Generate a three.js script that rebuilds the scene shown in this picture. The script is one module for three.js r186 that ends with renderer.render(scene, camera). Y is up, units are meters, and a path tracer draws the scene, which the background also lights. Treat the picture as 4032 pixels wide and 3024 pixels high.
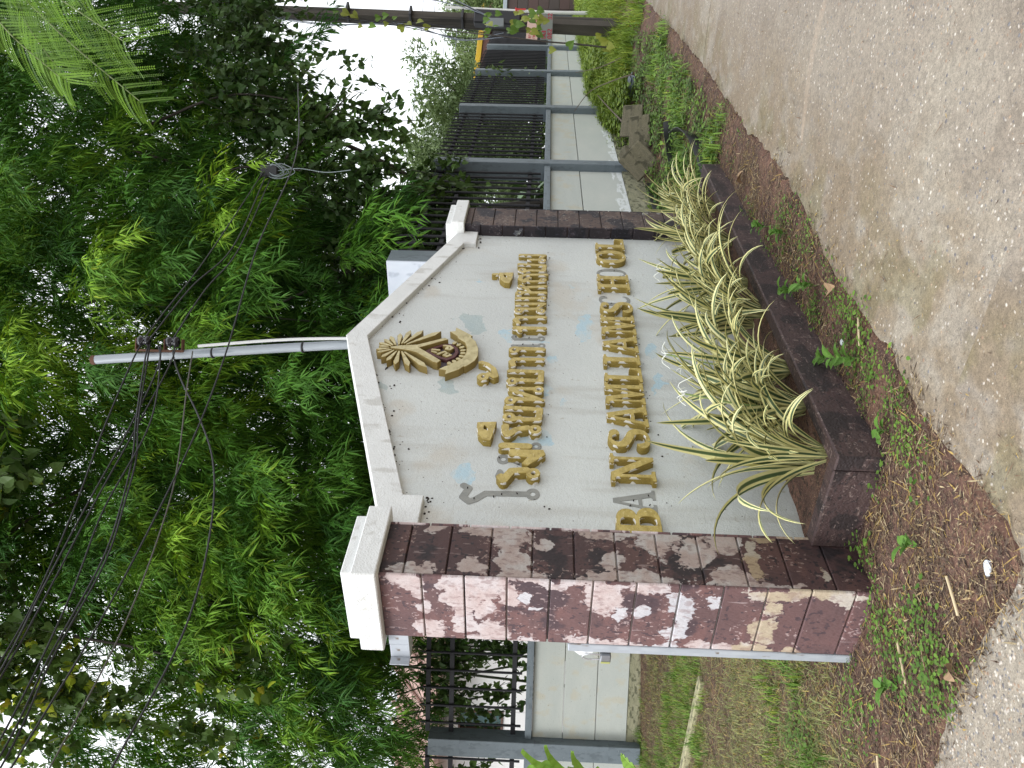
import * as THREE from 'three';
import { mergeGeometries } from 'three/addons/utils/BufferGeometryUtils.js';
import { FontLoader } from 'three/addons/loaders/FontLoader.js';

/* ---------- camera, sky, sun, exposure ---------- */
const scene = new THREE.Scene();
const camera = new THREE.PerspectiveCamera(52.55, 4 / 3, 0.05, 600);
camera.position.set(0, 1.5, 0);
camera.rotation.set(0.031, 0, 0.0326 - Math.PI / 2, 'XYZ');      // the phone was held sideways: world up is picture left

const renderer = new THREE.WebGLRenderer({ antialias: true });
renderer.toneMapping = THREE.LinearToneMapping;
renderer.toneMappingExposure = 1.7;
renderer.shadowMap.enabled = true;

const SUN = new THREE.Vector3(-0.62, 0.74, 0.42).normalize();
{
  // bright, even overcast; a broad glow round the hidden sun
  const w = 256, h = 128, data = new Float32Array(w * h * 4);
  for (let j = 0; j < h; j++) for (let i = 0; i < w; i++) {
    const el = ((j + 0.5) / h - 0.5) * Math.PI, az = ((i + 0.5) / w - 0.5) * 2 * Math.PI;
    const d = new THREE.Vector3(Math.cos(el) * Math.cos(az), Math.sin(el), Math.cos(el) * Math.sin(az));
    const k = Math.max(0, d.dot(SUN));
    const up = Math.max(0, d.y);
    let L = 0.86 + 0.35 * up + 0.55 * Math.pow(k, 5);
    const wv = 0.03 * Math.sin(az * 3 + 4 * el) + 0.02 * Math.sin(az * 7 - 9 * el);
    L += wv;
    if (d.y < 0) L *= 0.35;
    const o = (j * w + i) * 4;
    data[o] = L * 0.965; data[o + 1] = L * 1.0; data[o + 2] = L * 1.045; data[o + 3] = 1;
  }
  const sky = new THREE.DataTexture(data, w, h, THREE.RGBAFormat, THREE.FloatType);
  sky.mapping = THREE.EquirectangularReflectionMapping;
  sky.magFilter = sky.minFilter = THREE.LinearFilter; sky.needsUpdate = true;
  scene.background = sky; scene.environment = sky;
}
const sun = new THREE.DirectionalLight(new THREE.Color(1, 0.985, 0.955), 1.15);
sun.position.copy(SUN).multiplyScalar(40); sun.target.position.set(0, 0, -6);
sun.castShadow = true; sun.shadow.radius = 40; sun.shadow.mapSize.set(2048, 2048);
Object.assign(sun.shadow.camera, { left: -22, right: 22, top: 22, bottom: -22, near: 1, far: 90 });
scene.add(sun, sun.target);

/* ---------- helpers ---------- */
let seed = 7;
const reseed = (s) => { seed = s | 0; };
const rnd = () => { seed = (seed + 0x6d2b79f5) | 0; let t = Math.imul(seed ^ (seed >>> 15), 1 | seed); t = (t + Math.imul(t ^ (t >>> 7), 61 | t)) ^ t; return ((t ^ (t >>> 14)) >>> 0) / 4294967296; };
const rr = (a, b) => a + (b - a) * rnd();
const pick = (a) => a[Math.floor(rnd() * a.length)];
const clamp = (x, a = 0, b = 1) => Math.min(b, Math.max(a, x));
const sm = (a, b, x) => { const t = clamp((x - a) / (b - a)); return t * t * (3 - 2 * t); };
const mix = (a, b, t) => a + (b - a) * t;
const V = (x, y, z) => new THREE.Vector3(x, y, z);
const h2 = (i, j, s) => { let n = Math.imul(i, 374761393) + Math.imul(j, 668265263) + Math.imul(s, 974634777); n = Math.imul(n ^ (n >>> 13), 1274126177); return ((n ^ (n >>> 16)) >>> 0) / 4294967296; };
function vn(x, y, s = 0) {                                          // value noise 0..1
  const i = Math.floor(x), j = Math.floor(y); let u = x - i, v = y - j; u = u * u * (3 - 2 * u); v = v * v * (3 - 2 * v);
  return mix(mix(h2(i, j, s), h2(i + 1, j, s), u), mix(h2(i, j + 1, s), h2(i + 1, j + 1, s), u), v);
}
function fbm(x, y, s = 0, oct = 4) { let a = 0.5, r = 0, t = 0; for (let k = 0; k < oct; k++) { r += a * vn(x, y, s + k); t += a; x *= 2.03; y *= 2.03; a *= 0.5; } return r / t; }
const lin = (r, g, b) => new THREE.Color().setRGB(r, g, b);
const hex = (h) => new THREE.Color(h);

const used = {};
const numbered = (n) => { const k = (used[n] = (used[n] ?? -1) + 1); return k ? n + '_' + String(k).padStart(3, '0') : n; };
const shade = (o) => { o.traverse((m) => { if (m.isMesh) { m.castShadow = true; m.receiveShadow = true; } }); return o; };
function tag(o, label, category, group) { Object.assign(o.userData, { label, category }); if (group) o.userData.group = group; return o; }
function thing(name, label, category, pos, turn = 0, group) {
  const o = new THREE.Group(); o.name = numbered(name); if (pos) o.position.copy(pos); o.rotation.y = turn; scene.add(o);
  return tag(o, label, category, group);
}
function part(name, geo, mat, parent, label) { const m = new THREE.Mesh(geo, mat); m.name = name; m.castShadow = m.receiveShadow = true; parent.add(m); if (label) m.userData.label = label; return m; }
function solo(name, geo, mat, label, category, group) { const m = new THREE.Mesh(geo, mat); m.name = numbered(name); m.castShadow = m.receiveShadow = true; scene.add(m); return tag(m, label, category, group); }
function struct(name, geo, mat) { const m = new THREE.Mesh(geo, mat); m.name = name; m.castShadow = m.receiveShadow = true; m.userData.kind = 'structure'; scene.add(m); return m; }
function put(geo, x = 0, y = 0, z = 0, ry = 0, rx = 0, rz = 0) { if (rx) geo.rotateX(rx); if (rz) geo.rotateZ(rz); if (ry) geo.rotateY(ry); geo.translate(x, y, z); return geo; }
function box(x0, x1, y0, y1, z0, z1, c = 0.004) {                  // box with chamfered vertical and top edges, flat shading
  const X = (x1 - x0) / 2, Y = (y1 - y0) / 2, Z = (z1 - z0) / 2; c = Math.min(c, X * 0.45, Y * 0.45, Z * 0.45);
  const P = []; const quad = (a, b, d, e) => P.push(...a, ...b, ...d, ...a, ...d, ...e), tri = (a, b, d) => P.push(...a, ...b, ...d);
  const A = [X, Y, Z];
  const face = (ax, s) => {                                         // corners of the inset face
    const u = (ax + 1) % 3, v = (ax + 2) % 3, r = [];
    for (const [p, q] of [[-1, -1], [1, -1], [1, 1], [-1, 1]]) { const w = [0, 0, 0]; w[ax] = s * A[ax]; w[u] = p * (A[u] - c); w[v] = q * (A[v] - c); r.push(w); }
    return r;
  };
  for (let ax = 0; ax < 3; ax++) for (const s of [-1, 1]) { const f = face(ax, s); s > 0 ? quad(...f) : quad(f[3], f[2], f[1], f[0]); }
  for (let ax = 0; ax < 3; ax++) { const u = (ax + 1) % 3, v = (ax + 2) % 3;
    for (const p of [-1, 1]) for (const q of [-1, 1]) {
      const g = (e, fu) => { const w = [0, 0, 0]; w[ax] = e * (A[ax] - c); w[u] = p * (fu ? A[u] : A[u] - c); w[v] = q * (fu ? A[v] - c : A[v]); return w; };
      const a = g(-1, 1), b = g(1, 1), d = g(1, 0), e = g(-1, 0); p * q > 0 ? quad(b, a, e, d) : quad(a, b, d, e);
    } }
  for (const p of [-1, 1]) for (const q of [-1, 1]) for (const r of [-1, 1]) {
    const a = [p * X, q * (Y - c), r * (Z - c)], b = [p * (X - c), q * Y, r * (Z - c)], d = [p * (X - c), q * (Y - c), r * Z];
    p * q * r > 0 ? tri(a, b, d) : tri(a, d, b);
  }
  const g = new THREE.BufferGeometry(); g.setAttribute('position', new THREE.Float32BufferAttribute(P, 3)); g.computeVertexNormals();
  boxUV(g); g.translate((x0 + x1) / 2, (y0 + y1) / 2, (z0 + z1) / 2); return g;
}
function boxUV(g, sc = 1) {                                         // uv in metres by the facing of each triangle
  const p = g.attributes.position, n = g.attributes.normal, uv = new Float32Array(p.count * 2);
  for (let i = 0; i < p.count; i++) {
    const ax = Math.abs(n.getX(i)), ay = Math.abs(n.getY(i)), az = Math.abs(n.getZ(i));
    const [u, v] = ay > ax && ay > az ? [p.getX(i), p.getZ(i)] : ax > az ? [p.getZ(i), p.getY(i)] : [p.getX(i), p.getY(i)];
    uv[2 * i] = u * sc; uv[2 * i + 1] = v * sc;
  }
  g.setAttribute('uv', new THREE.BufferAttribute(uv, 2)); return g;
}
const plain = (g) => { const q = g.index ? g.toNonIndexed() : g; for (const k of Object.keys(q.attributes)) if (!['position', 'normal', 'uv'].includes(k)) q.deleteAttribute(k); if (!q.attributes.uv) boxUV(q); return q; };
const merge = (a) => mergeGeometries(a.map(plain));
function tube(pts, r, seg = 24, rad = 6, closed = false) { return new THREE.TubeGeometry(new THREE.CatmullRomCurve3(pts, closed), seg, r, rad, closed); }
function taper(pts, r0, r1, seg = 20, rad = 7, wob = 0) {          // tapering limb
  const c = new THREE.CatmullRomCurve3(pts), fr = c.computeFrenetFrames(seg, false), pos = [], idx = [], uv = [];
  for (let i = 0; i <= seg; i++) { const t = i / seg, p = c.getPointAt(t), r = mix(r0, r1, t);
    for (let k = 0; k <= rad; k++) { const a = k / rad * Math.PI * 2, q = r * (1 + wob * (vn(i * 1.7, (k % rad) * 2.1, 3) - 0.5));
      const d = fr.normals[i].clone().multiplyScalar(Math.cos(a) * q).addScaledVector(fr.binormals[i], Math.sin(a) * q).add(p); pos.push(d.x, d.y, d.z); uv.push(k / rad, t * 4); } }
  for (let i = 0; i < seg; i++) for (let k = 0; k < rad; k++) { const a = i * (rad + 1) + k, b = a + rad + 1; idx.push(a, b, a + 1, b, b + 1, a + 1); }
  const g = new THREE.BufferGeometry(); g.setAttribute('position', new THREE.Float32BufferAttribute(pos, 3)); g.setAttribute('uv', new THREE.Float32BufferAttribute(uv, 2)); g.setIndex(idx); g.computeVertexNormals(); return g;
}
function dataTex(w, h, fn, srgb = true, wrap = true) {              // fn(i, j) -> [r, g, b] 0..1; j runs up
  const d = new Uint8Array(w * h * 4);
  for (let j = 0; j < h; j++) for (let i = 0; i < w; i++) { const c = fn(i, j), o = (j * w + i) * 4; d[o] = clamp(c[0]) * 255; d[o + 1] = clamp(c[1]) * 255; d[o + 2] = clamp(c[2]) * 255; d[o + 3] = 255; }
  const t = new THREE.DataTexture(d, w, h); if (srgb) t.colorSpace = THREE.SRGBColorSpace;
  t.wrapS = t.wrapT = wrap ? THREE.RepeatWrapping : THREE.ClampToEdgeWrapping; t.magFilter = THREE.LinearFilter; t.minFilter = THREE.LinearMipmapLinearFilter; t.generateMipmaps = true; t.needsUpdate = true; return t;
}
const c3 = (h) => { const n = parseInt(h.slice(1), 16); return [(n >> 16) / 255, ((n >> 8) & 255) / 255, (n & 255) / 255]; };
const m3 = (a, b, t) => [mix(a[0], b[0], t), mix(a[1], b[1], t), mix(a[2], b[2], t)];

/* sign frame: s runs along the board to the right, d runs away from the road; local z = -d */
const TH = 0.5848, TURN = Math.PI / 2 - TH, ORG = V(-0.8601, 0, -3.4225);
const SP = (s, d, y = 0) => V(ORG.x + s * Math.sin(TH) - d * Math.cos(TH), y, ORG.z - s * Math.cos(TH) - d * Math.sin(TH));
const toSD = (x, z) => { const a = x - ORG.x, b = -z - (-ORG.z); return [a * Math.sin(TH) + b * Math.cos(TH), -a * Math.cos(TH) + b * Math.sin(TH)]; };
/* fence frame */
const TF = 0.5536, FTURN = Math.PI / 2 - TF, FORG = V(3.0574, 0, -11.0528);
const FP = (s, d, y = 0) => V(FORG.x + s * Math.sin(TF) - d * Math.cos(TF), y, FORG.z - s * Math.cos(TF) - d * Math.sin(TF));

/* lie of the land */
function hill(s, d) {
  let h = 0.05 * sm(4, 6, s) * sm(-1.1, -0.5, d) + 0.36 * sm(8, 14, s) * sm(-1.05, -0.1, d) + 0.07 * sm(0.2, 0.9, d) * sm(4.2, 6, s);
  h -= 0.1 * sm(0.7, 3, d) * (1 - sm(3.2, 4.6, s));
  h -= 0.4 * sm(1.6, 4, d) * sm(6, 9, s);
  if (d < -0.9) h -= 0.06 * sm(-0.9, -1.3, d);
  return h;
}
const bumps = (s, d) => 0.03 * (fbm(s * 1.1, d * 1.1, 11, 3) - 0.5) + 0.022 * (fbm(s * 5, d * 5, 15, 3) - 0.5);
function edgeD(s) { return -0.89 - 0.14 * sm(1, 2.4, s) - 0.04 * sm(3, 5, s) + 0.12 * sm(6, 10, s) + 0.09 * (fbm(s * 1.4, 3.1, 21, 4) - 0.5) + 0.035 * (vn(s * 14, 1, 22) - 0.5); }   // where the concrete stops
function edgeS(d) { return -0.64 - 0.1 * sm(-0.2, 0.3, d) + 0.05 * (fbm(d * 2.1, 7.7, 23, 3) - 0.5) + 0.02 * (vn(d * 15, 2, 24) - 0.5); }
const onRoad = (s, d) => d < edgeD(s) || s < edgeS(d);
function ground(s, d) { let y = hill(s, d) + bumps(s, d); if (onRoad(s, d)) y = Math.min(y, -0.03) - 0.03; return y; }
const GP = (s, d, up = 0) => SP(s, d, ground(s, d) + up);
const groundAt = (x, z) => { const [s, d] = toSD(x, z); return ground(s, d); };
/* ---------- setting: soil, road ---------- */
const std = (o) => new THREE.MeshStandardMaterial({ roughness: 0.9, ...o });
const soilTex = dataTex(1024, 1024, (i, j) => {                     // 1.6 m tile of humid brown soil full of crumbs and straw dust
  const x = i / 1024, y = j / 1024, w = 2 * Math.PI, per = (f, s) => { const a = vn(x * f, y * f, s), b = vn((x - 1) * f, y * f, s), t = sm(0.85, 1, x); return mix(a, b, t); };
  const a = 0.5 * per(9, 1) + 0.3 * per(34, 2) + 0.2 * per(120, 3), g = per(300, 4), st = h2(i >> 1, j, 5);
  let c = m3(c3('#432f29'), c3('#735445'), clamp(a * 1.3 - 0.15));
  c = m3(c, c3('#2e231c'), sm(0.62, 0.85, per(60, 6)) * 0.7);
  c = m3(c, c3('#a58c6c'), sm(0.72, 0.9, g) * 0.55);
  if (st > 0.985) c = m3(c, c3('#c9b58c'), 0.8);
  return c;
});
const soilMat = std({ map: soilTex, roughness: 0.97, bumpMap: dataTex(512, 512, (i, j) => { const v = 0.5 * fbm(i / 9, j / 9, 31, 3) + 0.5 * vn(i / 2.2, j / 2.2, 35); return [v, v, v]; }, false), bumpScale: 0.012 });
{
  const S = [], D = [];
  for (let s = -60; s < -4; s += s < -12 ? 8 : 1.2) S.push(s);
  for (let s = -4; s < 11; s += 0.07) S.push(s);
  for (let s = 11; s < 28; s += 0.35) S.push(s);
  for (let s = 28; s <= 160; s += 8) S.push(s);
  for (let d = -90; d < -4; d += d < -14 ? 8 : 1.5) D.push(d);
  for (let d = -4; d < -1.4; d += 0.4) D.push(d);
  for (let d = -1.4; d < 2.2; d += 0.06) D.push(d);
  for (let d = 2.2; d < 12; d += 0.3) D.push(d);
  for (let d = 12; d <= 150; d += 8) D.push(d);
  const pos = [], uv = [], idx = [], n = D.length;
  for (const s of S) for (const d of D) { const p = SP(s, d, ground(s, d)); pos.push(p.x, p.y, p.z); uv.push(s / 1.6, d / 1.6); }
  for (let i = 0; i < S.length - 1; i++) for (let j = 0; j < n - 1; j++) { const a = i * n + j, b = a + n; idx.push(a, b, a + 1, b, b + 1, a + 1); }
  const g = new THREE.BufferGeometry(); g.setAttribute('position', new THREE.Float32BufferAttribute(pos, 3)); g.setAttribute('uv', new THREE.Float32BufferAttribute(uv, 2)); g.setIndex(idx); g.computeVertexNormals();
  struct('ground', g, soilMat);
}
/* concrete road: washed out so the pebbles show, muddy along its edge */
const PEB = [];
{
  reseed(91);
  for (let k = 0; k < 175000; k++) { const big = Math.pow(rnd(), 3.2); PEB.push([rnd() * 2048, rnd() * 2048, 0.9 + 2.4 * big, rnd(), rnd() * 3.14, 0.5 + 0.5 * rnd(), rnd()]); }
}
const ROADM = 5.2;                                                   // metres covered by the road map
const roadBuf = new Float32Array(2048 * 2048 * 3), roadH = new Float32Array(2048 * 2048);
{
  for (let j = 0; j < 2048; j++) for (let i = 0; i < 2048; i++) {
    const s = i / 2048 * ROADM, d = -j / 2048 * ROADM - 0.8, o = (j * 2048 + i) * 3;
    const n = fbm(s * 1.3, d * 1.3, 41, 4), f = vn(s * 55, d * 55, 45) * 0.5 + vn(s * 160, d * 160, 46) * 0.5, sp = h2(i, j, 47);
    let c = m3(c3('#81766a'), c3('#938a7c'), clamp(n * 1.5 - 0.3));
    c = m3(c, c3('#75695c'), 0.4 * sm(0.55, 0.8, fbm(s * 4, d * 4, 48, 3)));
    const e = -d - 0.95 + 0.5 * (fbm(s * 2.2, d * 2.2, 51, 4) - 0.5);  // dried mud and moss washed in from the verge, in streaks with ragged outlines
    c = m3(c, c3('#7a6a55'), 0.7 * (1 - sm(0.25, 0.95, e)) * sm(0.25, 0.6, fbm(s * 6, d * 9, 53, 3)));
    c = m3(c, c3('#67603f'), 0.38 * (1 - sm(0.1, 0.6, e)) * sm(0.45, 0.66, fbm(s * 5, d * 5, 54, 4)));
    const k = 0.86 + 0.28 * f - 0.16 * (sp < 0.2 ? 1 : 0) + 0.08 * (sp > 0.9 ? 1 : 0);
    for (let q = 0; q < 3; q++) roadBuf[o + q] = c[q] * k;
    roadH[j * 2048 + i] = 0.45 + 0.3 * (f - 0.5);
  }
  const cols = ['#c4bab0', '#b1a99f', '#6f6f74', '#5c5a5e', '#a58d76', '#cfc8bd', '#8c8175', '#8f7662', '#b3a897'].map(c3);
  for (const [px, py, r, t, an, sq, u] of PEB) {
    const wear = 0.16 + 0.84 * sm(0.1, 0.46, py / 2048 + 0.35 * (fbm(px / 260, py / 260, 57, 3) - 0.5));
    if (u > wear) continue;
    const c = cols[Math.floor(t * cols.length)], ca = Math.cos(an), sa = Math.sin(an), R = Math.ceil(r + 1);
    for (let y = -R; y <= R; y++) for (let x = -R; x <= R; x++) {
      const X = (x * ca + y * sa) / r, Y = (-x * sa + y * ca) / (r * sq), q = X * X + Y * Y; if (q > 1.1) continue;
      const i = (Math.floor(px) + x + 2048) % 2048, j = (Math.floor(py) + y + 2048) % 2048, o = (j * 2048 + i) * 3, a = 0.85 * (1 - sm(0.7, 1.1, q));
      for (let m = 0; m < 3; m++) roadBuf[o + m] = mix(roadBuf[o + m], c[m], a);
      roadH[j * 2048 + i] = Math.max(roadH[j * 2048 + i], mix(roadH[j * 2048 + i], 0.95 - 0.3 * q, a));
    }
  }
  // pale scuff left by a wheel
  for (let k = 0; k < 900; k++) {
    const t = k / 900, d = mix(-2.35, -1.3, t), s = 2.25 + 0.14 * Math.sin(t * 3.1) + 0.012 * Math.sin(k), wd = 0.018 + 0.022 * Math.sin(t * 3.14);
    for (let q = 0; q < 90; q++) { const i = Math.floor((s + (h2(k, q, 61) - 0.5) * 2 * wd) / ROADM * 2048), j = Math.floor((-d - 0.8) / ROADM * 2048 + h2(k, q, 62) * 3), o = (j * 2048 + i) * 3; for (let m = 0; m < 3; m++) roadBuf[o + m] = mix(roadBuf[o + m], [0.69, 0.61, 0.53][m], 0.05); }
  }
}
const roadMap = dataTex(2048, 2048, (i, j) => { const o = (j * 2048 + i) * 3; return [roadBuf[o], roadBuf[o + 1], roadBuf[o + 2]]; });
const roadBump = dataTex(2048, 2048, (i, j) => { const v = roadH[j * 2048 + i]; return [v, v, v]; }, false);
{
  const mat = std({ map: roadMap, bumpMap: roadBump, bumpScale: 0.006, roughness: 0.8 });
  const slab = (pts) => { const g = new THREE.ExtrudeGeometry(new THREE.Shape(pts.map((p) => new THREE.Vector2(p[0], p[1]))), { depth: 0.14, bevelEnabled: false }); g.rotateX(-Math.PI / 2); g.translate(0, -0.14, 0);
    const p = g.attributes.position, u = g.attributes.uv; for (let i = 0; i < p.count; i++) u.setXY(i, p.getX(i) / ROADM, (p.getZ(i) - 0.8) / ROADM); return g; };
  const A = [], J = 5.62;
  for (let d = 3; d > -0.8; d -= 0.03) A.push([edgeS(d), d]);
  const s0 = edgeS(-0.8); A.push([s0 + 0.02, -0.85]);
  for (let s = s0 + 0.06; s < J; s += 0.03) A.push([s, edgeD(s)]);
  A.push([J, edgeD(J)], [J + 0.1, -6], [J, -14], [-14, -14], [-14, 3]);
  const B = []; for (let s = J + 0.024; s < 16; s += 0.05) B.push([s, edgeD(s)]);
  for (let s = 16; s < 120; s += 4) B.push([s, edgeD(s)]);
  B.push([120, -14], [J + 0.024, -14], [J + 0.124, -6]);
  const g = merge([slab(A), slab(B)]);
  g.applyMatrix4(new THREE.Matrix4().makeRotationY(TURN)); g.translate(ORG.x, 0, ORG.z);
  struct('road', g, mat);
}
/* ---------- the school sign ---------- */
const inPoly = (P, x, y) => { let c = false; for (let i = 0, j = P.length - 1; i < P.length; j = i++) if ((P[i][1] > y) !== (P[j][1] > y) && x < (P[j][0] - P[i][0]) * (y - P[i][1]) / (P[j][1] - P[i][1]) + P[i][0]) c = !c; return c; };
const pts = (t) => t.split(' ').map((q) => q.split(',').map(Number));
const HP = 2.172, PW = 0.337, PD = 0.414, SL = 4.06, PW2 = 0.431, PAN = 0.097, HC = 0.11, OV = 0.05;
const sign = thing('school_sign', 'cream gabled wall sign with gold raised lettering between two flaking maroon pillars', 'sign', ORG.clone(), TURN);

// cream wall: thin weathered paint, older blue-grey coats showing where it has come off
const PATCH = ['2.529,2.084 2.623,2.055 2.594,1.963 2.586,1.895 2.462,1.875 2.387,1.848 2.319,1.886 2.315,1.955 2.410,1.996', '1.713,2.118 1.755,2.069 1.672,1.996 1.597,1.988 1.566,2.037 1.600,2.093', '1.613,2.436 1.703,2.468 1.682,2.510 1.6,2.49'].map(pts);
const PATCHB = ['2.635,1.191 2.664,1.120 2.291,1.113 2.220,1.203 2.443,1.219', '2.247,0.763 2.273,0.695 2.124,0.689 2.039,0.752', '1.842,0.762 1.884,0.696 1.772,0.678 1.641,0.753', '0.772,1.945 0.868,1.904 0.899,1.837 0.768,1.791 0.726,1.847', '2.365,1.759 2.413,1.696 2.212,1.678 2.188,1.729', '1.06,1.63 1.2,1.60 1.22,1.42 1.1,1.40', '1.62,1.50 1.7,1.45 1.64,1.38 1.56,1.43', '1.5,1.36 1.56,1.33 1.52,1.28', '3.08,1.26 3.13,1.24 3.1,1.2', '3.12,2.0 3.17,1.98 3.12,1.93', '2.0,1.45 2.08,1.42 2.05,1.36 1.95,1.39', '2.24,1.6 2.3,1.52 2.2,1.43'].map(pts);
const wallTex = dataTex(1520, 1140, (i, j) => {
  const s = 0.3 + i * 0.0025, y = j * 0.0025;
  const wx = s + 0.10 * (fbm(s * 17, y * 17, 71, 5) - 0.5), wy = y + 0.10 * (fbm(s * 17, y * 17, 75, 5) - 0.5);
  let c = m3(c3('#b9bcba'), c3('#c6c9c6'), fbm(s * 2.3, y * 2.3, 81, 4));
  c = m3(c, c3('#aaa9a3'), 0.55 * sm(0.53, 0.8, fbm(s * 9, y * 1.3, 85, 4)));                  // rain streaks
  c = m3(c, c3('#b5ab9c'), 0.4 * sm(0.62, 0.8, fbm(s * 3, y * 3, 88, 5)));
  for (const P of PATCH) if (inPoly(P, wx, wy)) c = m3(c3('#a3b0b2'), c3('#adb5b1'), fbm(s * 20, y * 20, 90, 3));
  for (const P of PATCHB) if (inPoly(P, wx, wy)) c = m3(c, c3('#a9bfc9'), 0.35 + 0.6 * sm(0.35, 0.6, fbm(s * 16, y * 16, 92, 3)));
  if (fbm(s * 40, y * 40, 95, 2) > 0.86 && fbm(s * 2, y * 2, 96, 3) > 0.5) c = m3(c, c3('#9b9488'), 0.45);
  if (y < 0.32 && fbm(s * 7, y * 5, 97, 4) > 0.52 + y) c = m3(c, c3('#98937c'), 0.4);           // soil splashes near the bed
  if (h2(i >> 1, j >> 1, 99) > 0.9996) c = c3('#3a342d');
  const k = 0.965 + 0.07 * h2(i, j, 98); return [c[0] * k, c[1] * k, c[2] * k];
}, true, false);
const grainBump = dataTex(512, 512, (i, j) => { const v = 0.55 * fbm(i / 14, j / 14, 101, 4) + 0.45 * vn(i / 2.6, j / 2.6, 105); return [v, v, v]; }, false);
const wallMat = std({ map: wallTex, roughness: 0.82, bumpMap: grainBump.clone(), bumpScale: 0.004 });
const trimTex = dataTex(512, 512, (i, j) => {
  let c = m3(c3('#cbccca'), c3('#d9dad8'), fbm(i / 60, j / 60, 111, 4)); c = m3(c, c3('#b0aea8'), 0.6 * sm(0.6, 0.78, fbm(i / 34, j / 90, 115, 5)));
  if (vn(i / 2.5, j / 2.5, 118) > 0.975 && fbm(i / 70, j / 70, 120, 3) > 0.56) c = m3(c, c3('#6b665e'), 0.6); const k = 0.97 + 0.06 * h2(i, j, 119); return [c[0] * k, c[1] * k, c[2] * k];
});
const trimMat = std({ map: trimTex, roughness: 0.8, bumpMap: grainBump, bumpScale: 0.004 });
const SLOPE = 0.315, AP = 2.19, APY = 2.805, gable = (s) => APY - SLOPE * Math.abs(s - AP);
{
  const sh = new THREE.Shape(); const s0 = PW - 0.02, s1 = SL + 0.02;
  sh.moveTo(s0, -0.1); sh.lineTo(s1, -0.1); sh.lineTo(s1, gable(s1) - 0.06); sh.lineTo(AP, gable(AP) - 0.06); sh.lineTo(s0, gable(s0) - 0.06);
  const g = new THREE.ExtrudeGeometry(sh, { depth: 0.16, bevelEnabled: false }); g.translate(0, 0, -PAN - 0.16);
  const u = g.attributes.uv, p = g.attributes.position; for (let i = 0; i < p.count; i++) u.setXY(i, (p.getX(i) - 0.3) / 3.8, p.getY(i) / 2.85);
  wallMat.bumpMap.repeat.set(6, 4.5); wallMat.bumpMap.wrapS = wallMat.bumpMap.wrapT = THREE.RepeatWrapping; wallMat.bumpMap.needsUpdate = true;
  part('wall', g, wallMat, sign);
  // coping: sloping bands that turn down into a square shoulder at each end
  const b = 0.132, k = Math.sqrt(1 + SLOPE * SLOPE), sh2 = new THREE.Shape();
  const e0 = PW + 0.004, e1 = SL - 0.004, w0 = PW + 0.255, w1 = SL - 0.255, yb = 2.058;
  sh2.moveTo(e0, yb); sh2.lineTo(w0, yb); sh2.lineTo(w0, gable(w0) - b * k); sh2.lineTo(AP, APY - b * k); sh2.lineTo(w1, gable(w1) - b * k); sh2.lineTo(w1, yb); sh2.lineTo(e1, yb);
  sh2.lineTo(e1, gable(e1)); sh2.lineTo(AP, APY); sh2.lineTo(e0, gable(e0));
  const c = new THREE.ExtrudeGeometry(sh2, { depth: 0.19, bevelEnabled: true, bevelThickness: 0.004, bevelSize: 0.004, bevelSegments: 1 }); c.translate(0, 0, -PAN - 0.155); boxUV(c, 1.1);
  part('coping', c, trimMat, sign);
}
/* pillars: a core faced with plaster blocks, each block a piece of its own */
function pillarTex(base, dark, mid, peel, blobs, sd, W, darkT = 0.55) {            // blobs: face, a (m from the left of the face), y, radii, coat
  const N = 1024, H = 1600;
  return dataTex(N, H, (i, j) => {
    const u = i / N * W, y = j / H * 2.3;
    const n1 = fbm(u * 9, y * 9, sd, 5), n2 = fbm(u * 26, y * 26, sd + 7, 4), n3 = fbm(u * 5, y * 14, sd + 13, 4);
    let c = m3(base[0], base[1], clamp(n1 * 1.6 - 0.3)); c = m3(c, mid, 0.65 * sm(0.5, 0.72, n3)); c = m3(c, dark, 0.8 * sm(darkT, darkT + 0.09, fbm(u * 6 + 3, y * 5, sd + 17, 5)));
    let best = 0, coat = 0;
    const w1 = fbm(u * 34, y * 26, sd + 41, 5) - 0.5, w2 = fbm(u * 34, y * 26, sd + 47, 5) - 0.5;
    const wu = u + 0.07 * (vn(u * 8, y * 8, sd + 61) - 0.5) + 0.055 * w1, wy = y + 0.09 * (vn(u * 8, y * 7, sd + 62) - 0.5) + 0.07 * w2;
    for (const [a, b, ra, rb, q] of blobs) { const e = 1 - Math.hypot((wu - a) / ra, (wy - b) / rb); if (e > best) { best = e; coat = q; } }
    const grain = fbm(u * 95, y * 60, sd + 53, 4) - 0.5, f = best * 1.25 + 0.5 * grain;
    const streak = fbm(u * 60, y * 9, sd + 23, 3);
    if (best > 0.02 && f > 0.2) {
      let p = m3(peel[coat][0], peel[coat][1], fbm(u * 22, y * 22, sd + 29, 4)); if (f < 0.27) p = m3(p, dark, 0.35 * h2(i, j, 5));
      p = m3(p, peel[2][1], 0.5 * sm(0.45, 0.7, fbm(u * 12, y * 12, sd + 33, 4))); p = m3(p, base[1], 0.45 * sm(0.56, 0.7, fbm(u * 70, y * 34, sd + 31, 4)) * (1 - 0.6 * clamp(best))); c = m3(c, p, 0.95);
    } else if (fbm(u * 80, y * 60, sd + 59, 4) > 0.70 && n3 > 0.46) c = m3(c, peel[0][0], 0.7);
    else if (fbm(u * 60, y * 44, sd + 67, 4) > 0.68) c = m3(c, dark, 0.75);
    else if (streak > 0.8) c = m3(c, peel[0][1], 0.4);
    const k = 0.92 + 0.16 * h2(i, j, sd); return [c[0] * k, c[1] * k, c[2] * k];
  }, true, false);
}
const PWD = [PW, PD, PD, PW]; const faceU = (w, dp) => [0.01, 0.02 + w, 0.03 + w + dp];      // front | left | right strips of the map
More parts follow.
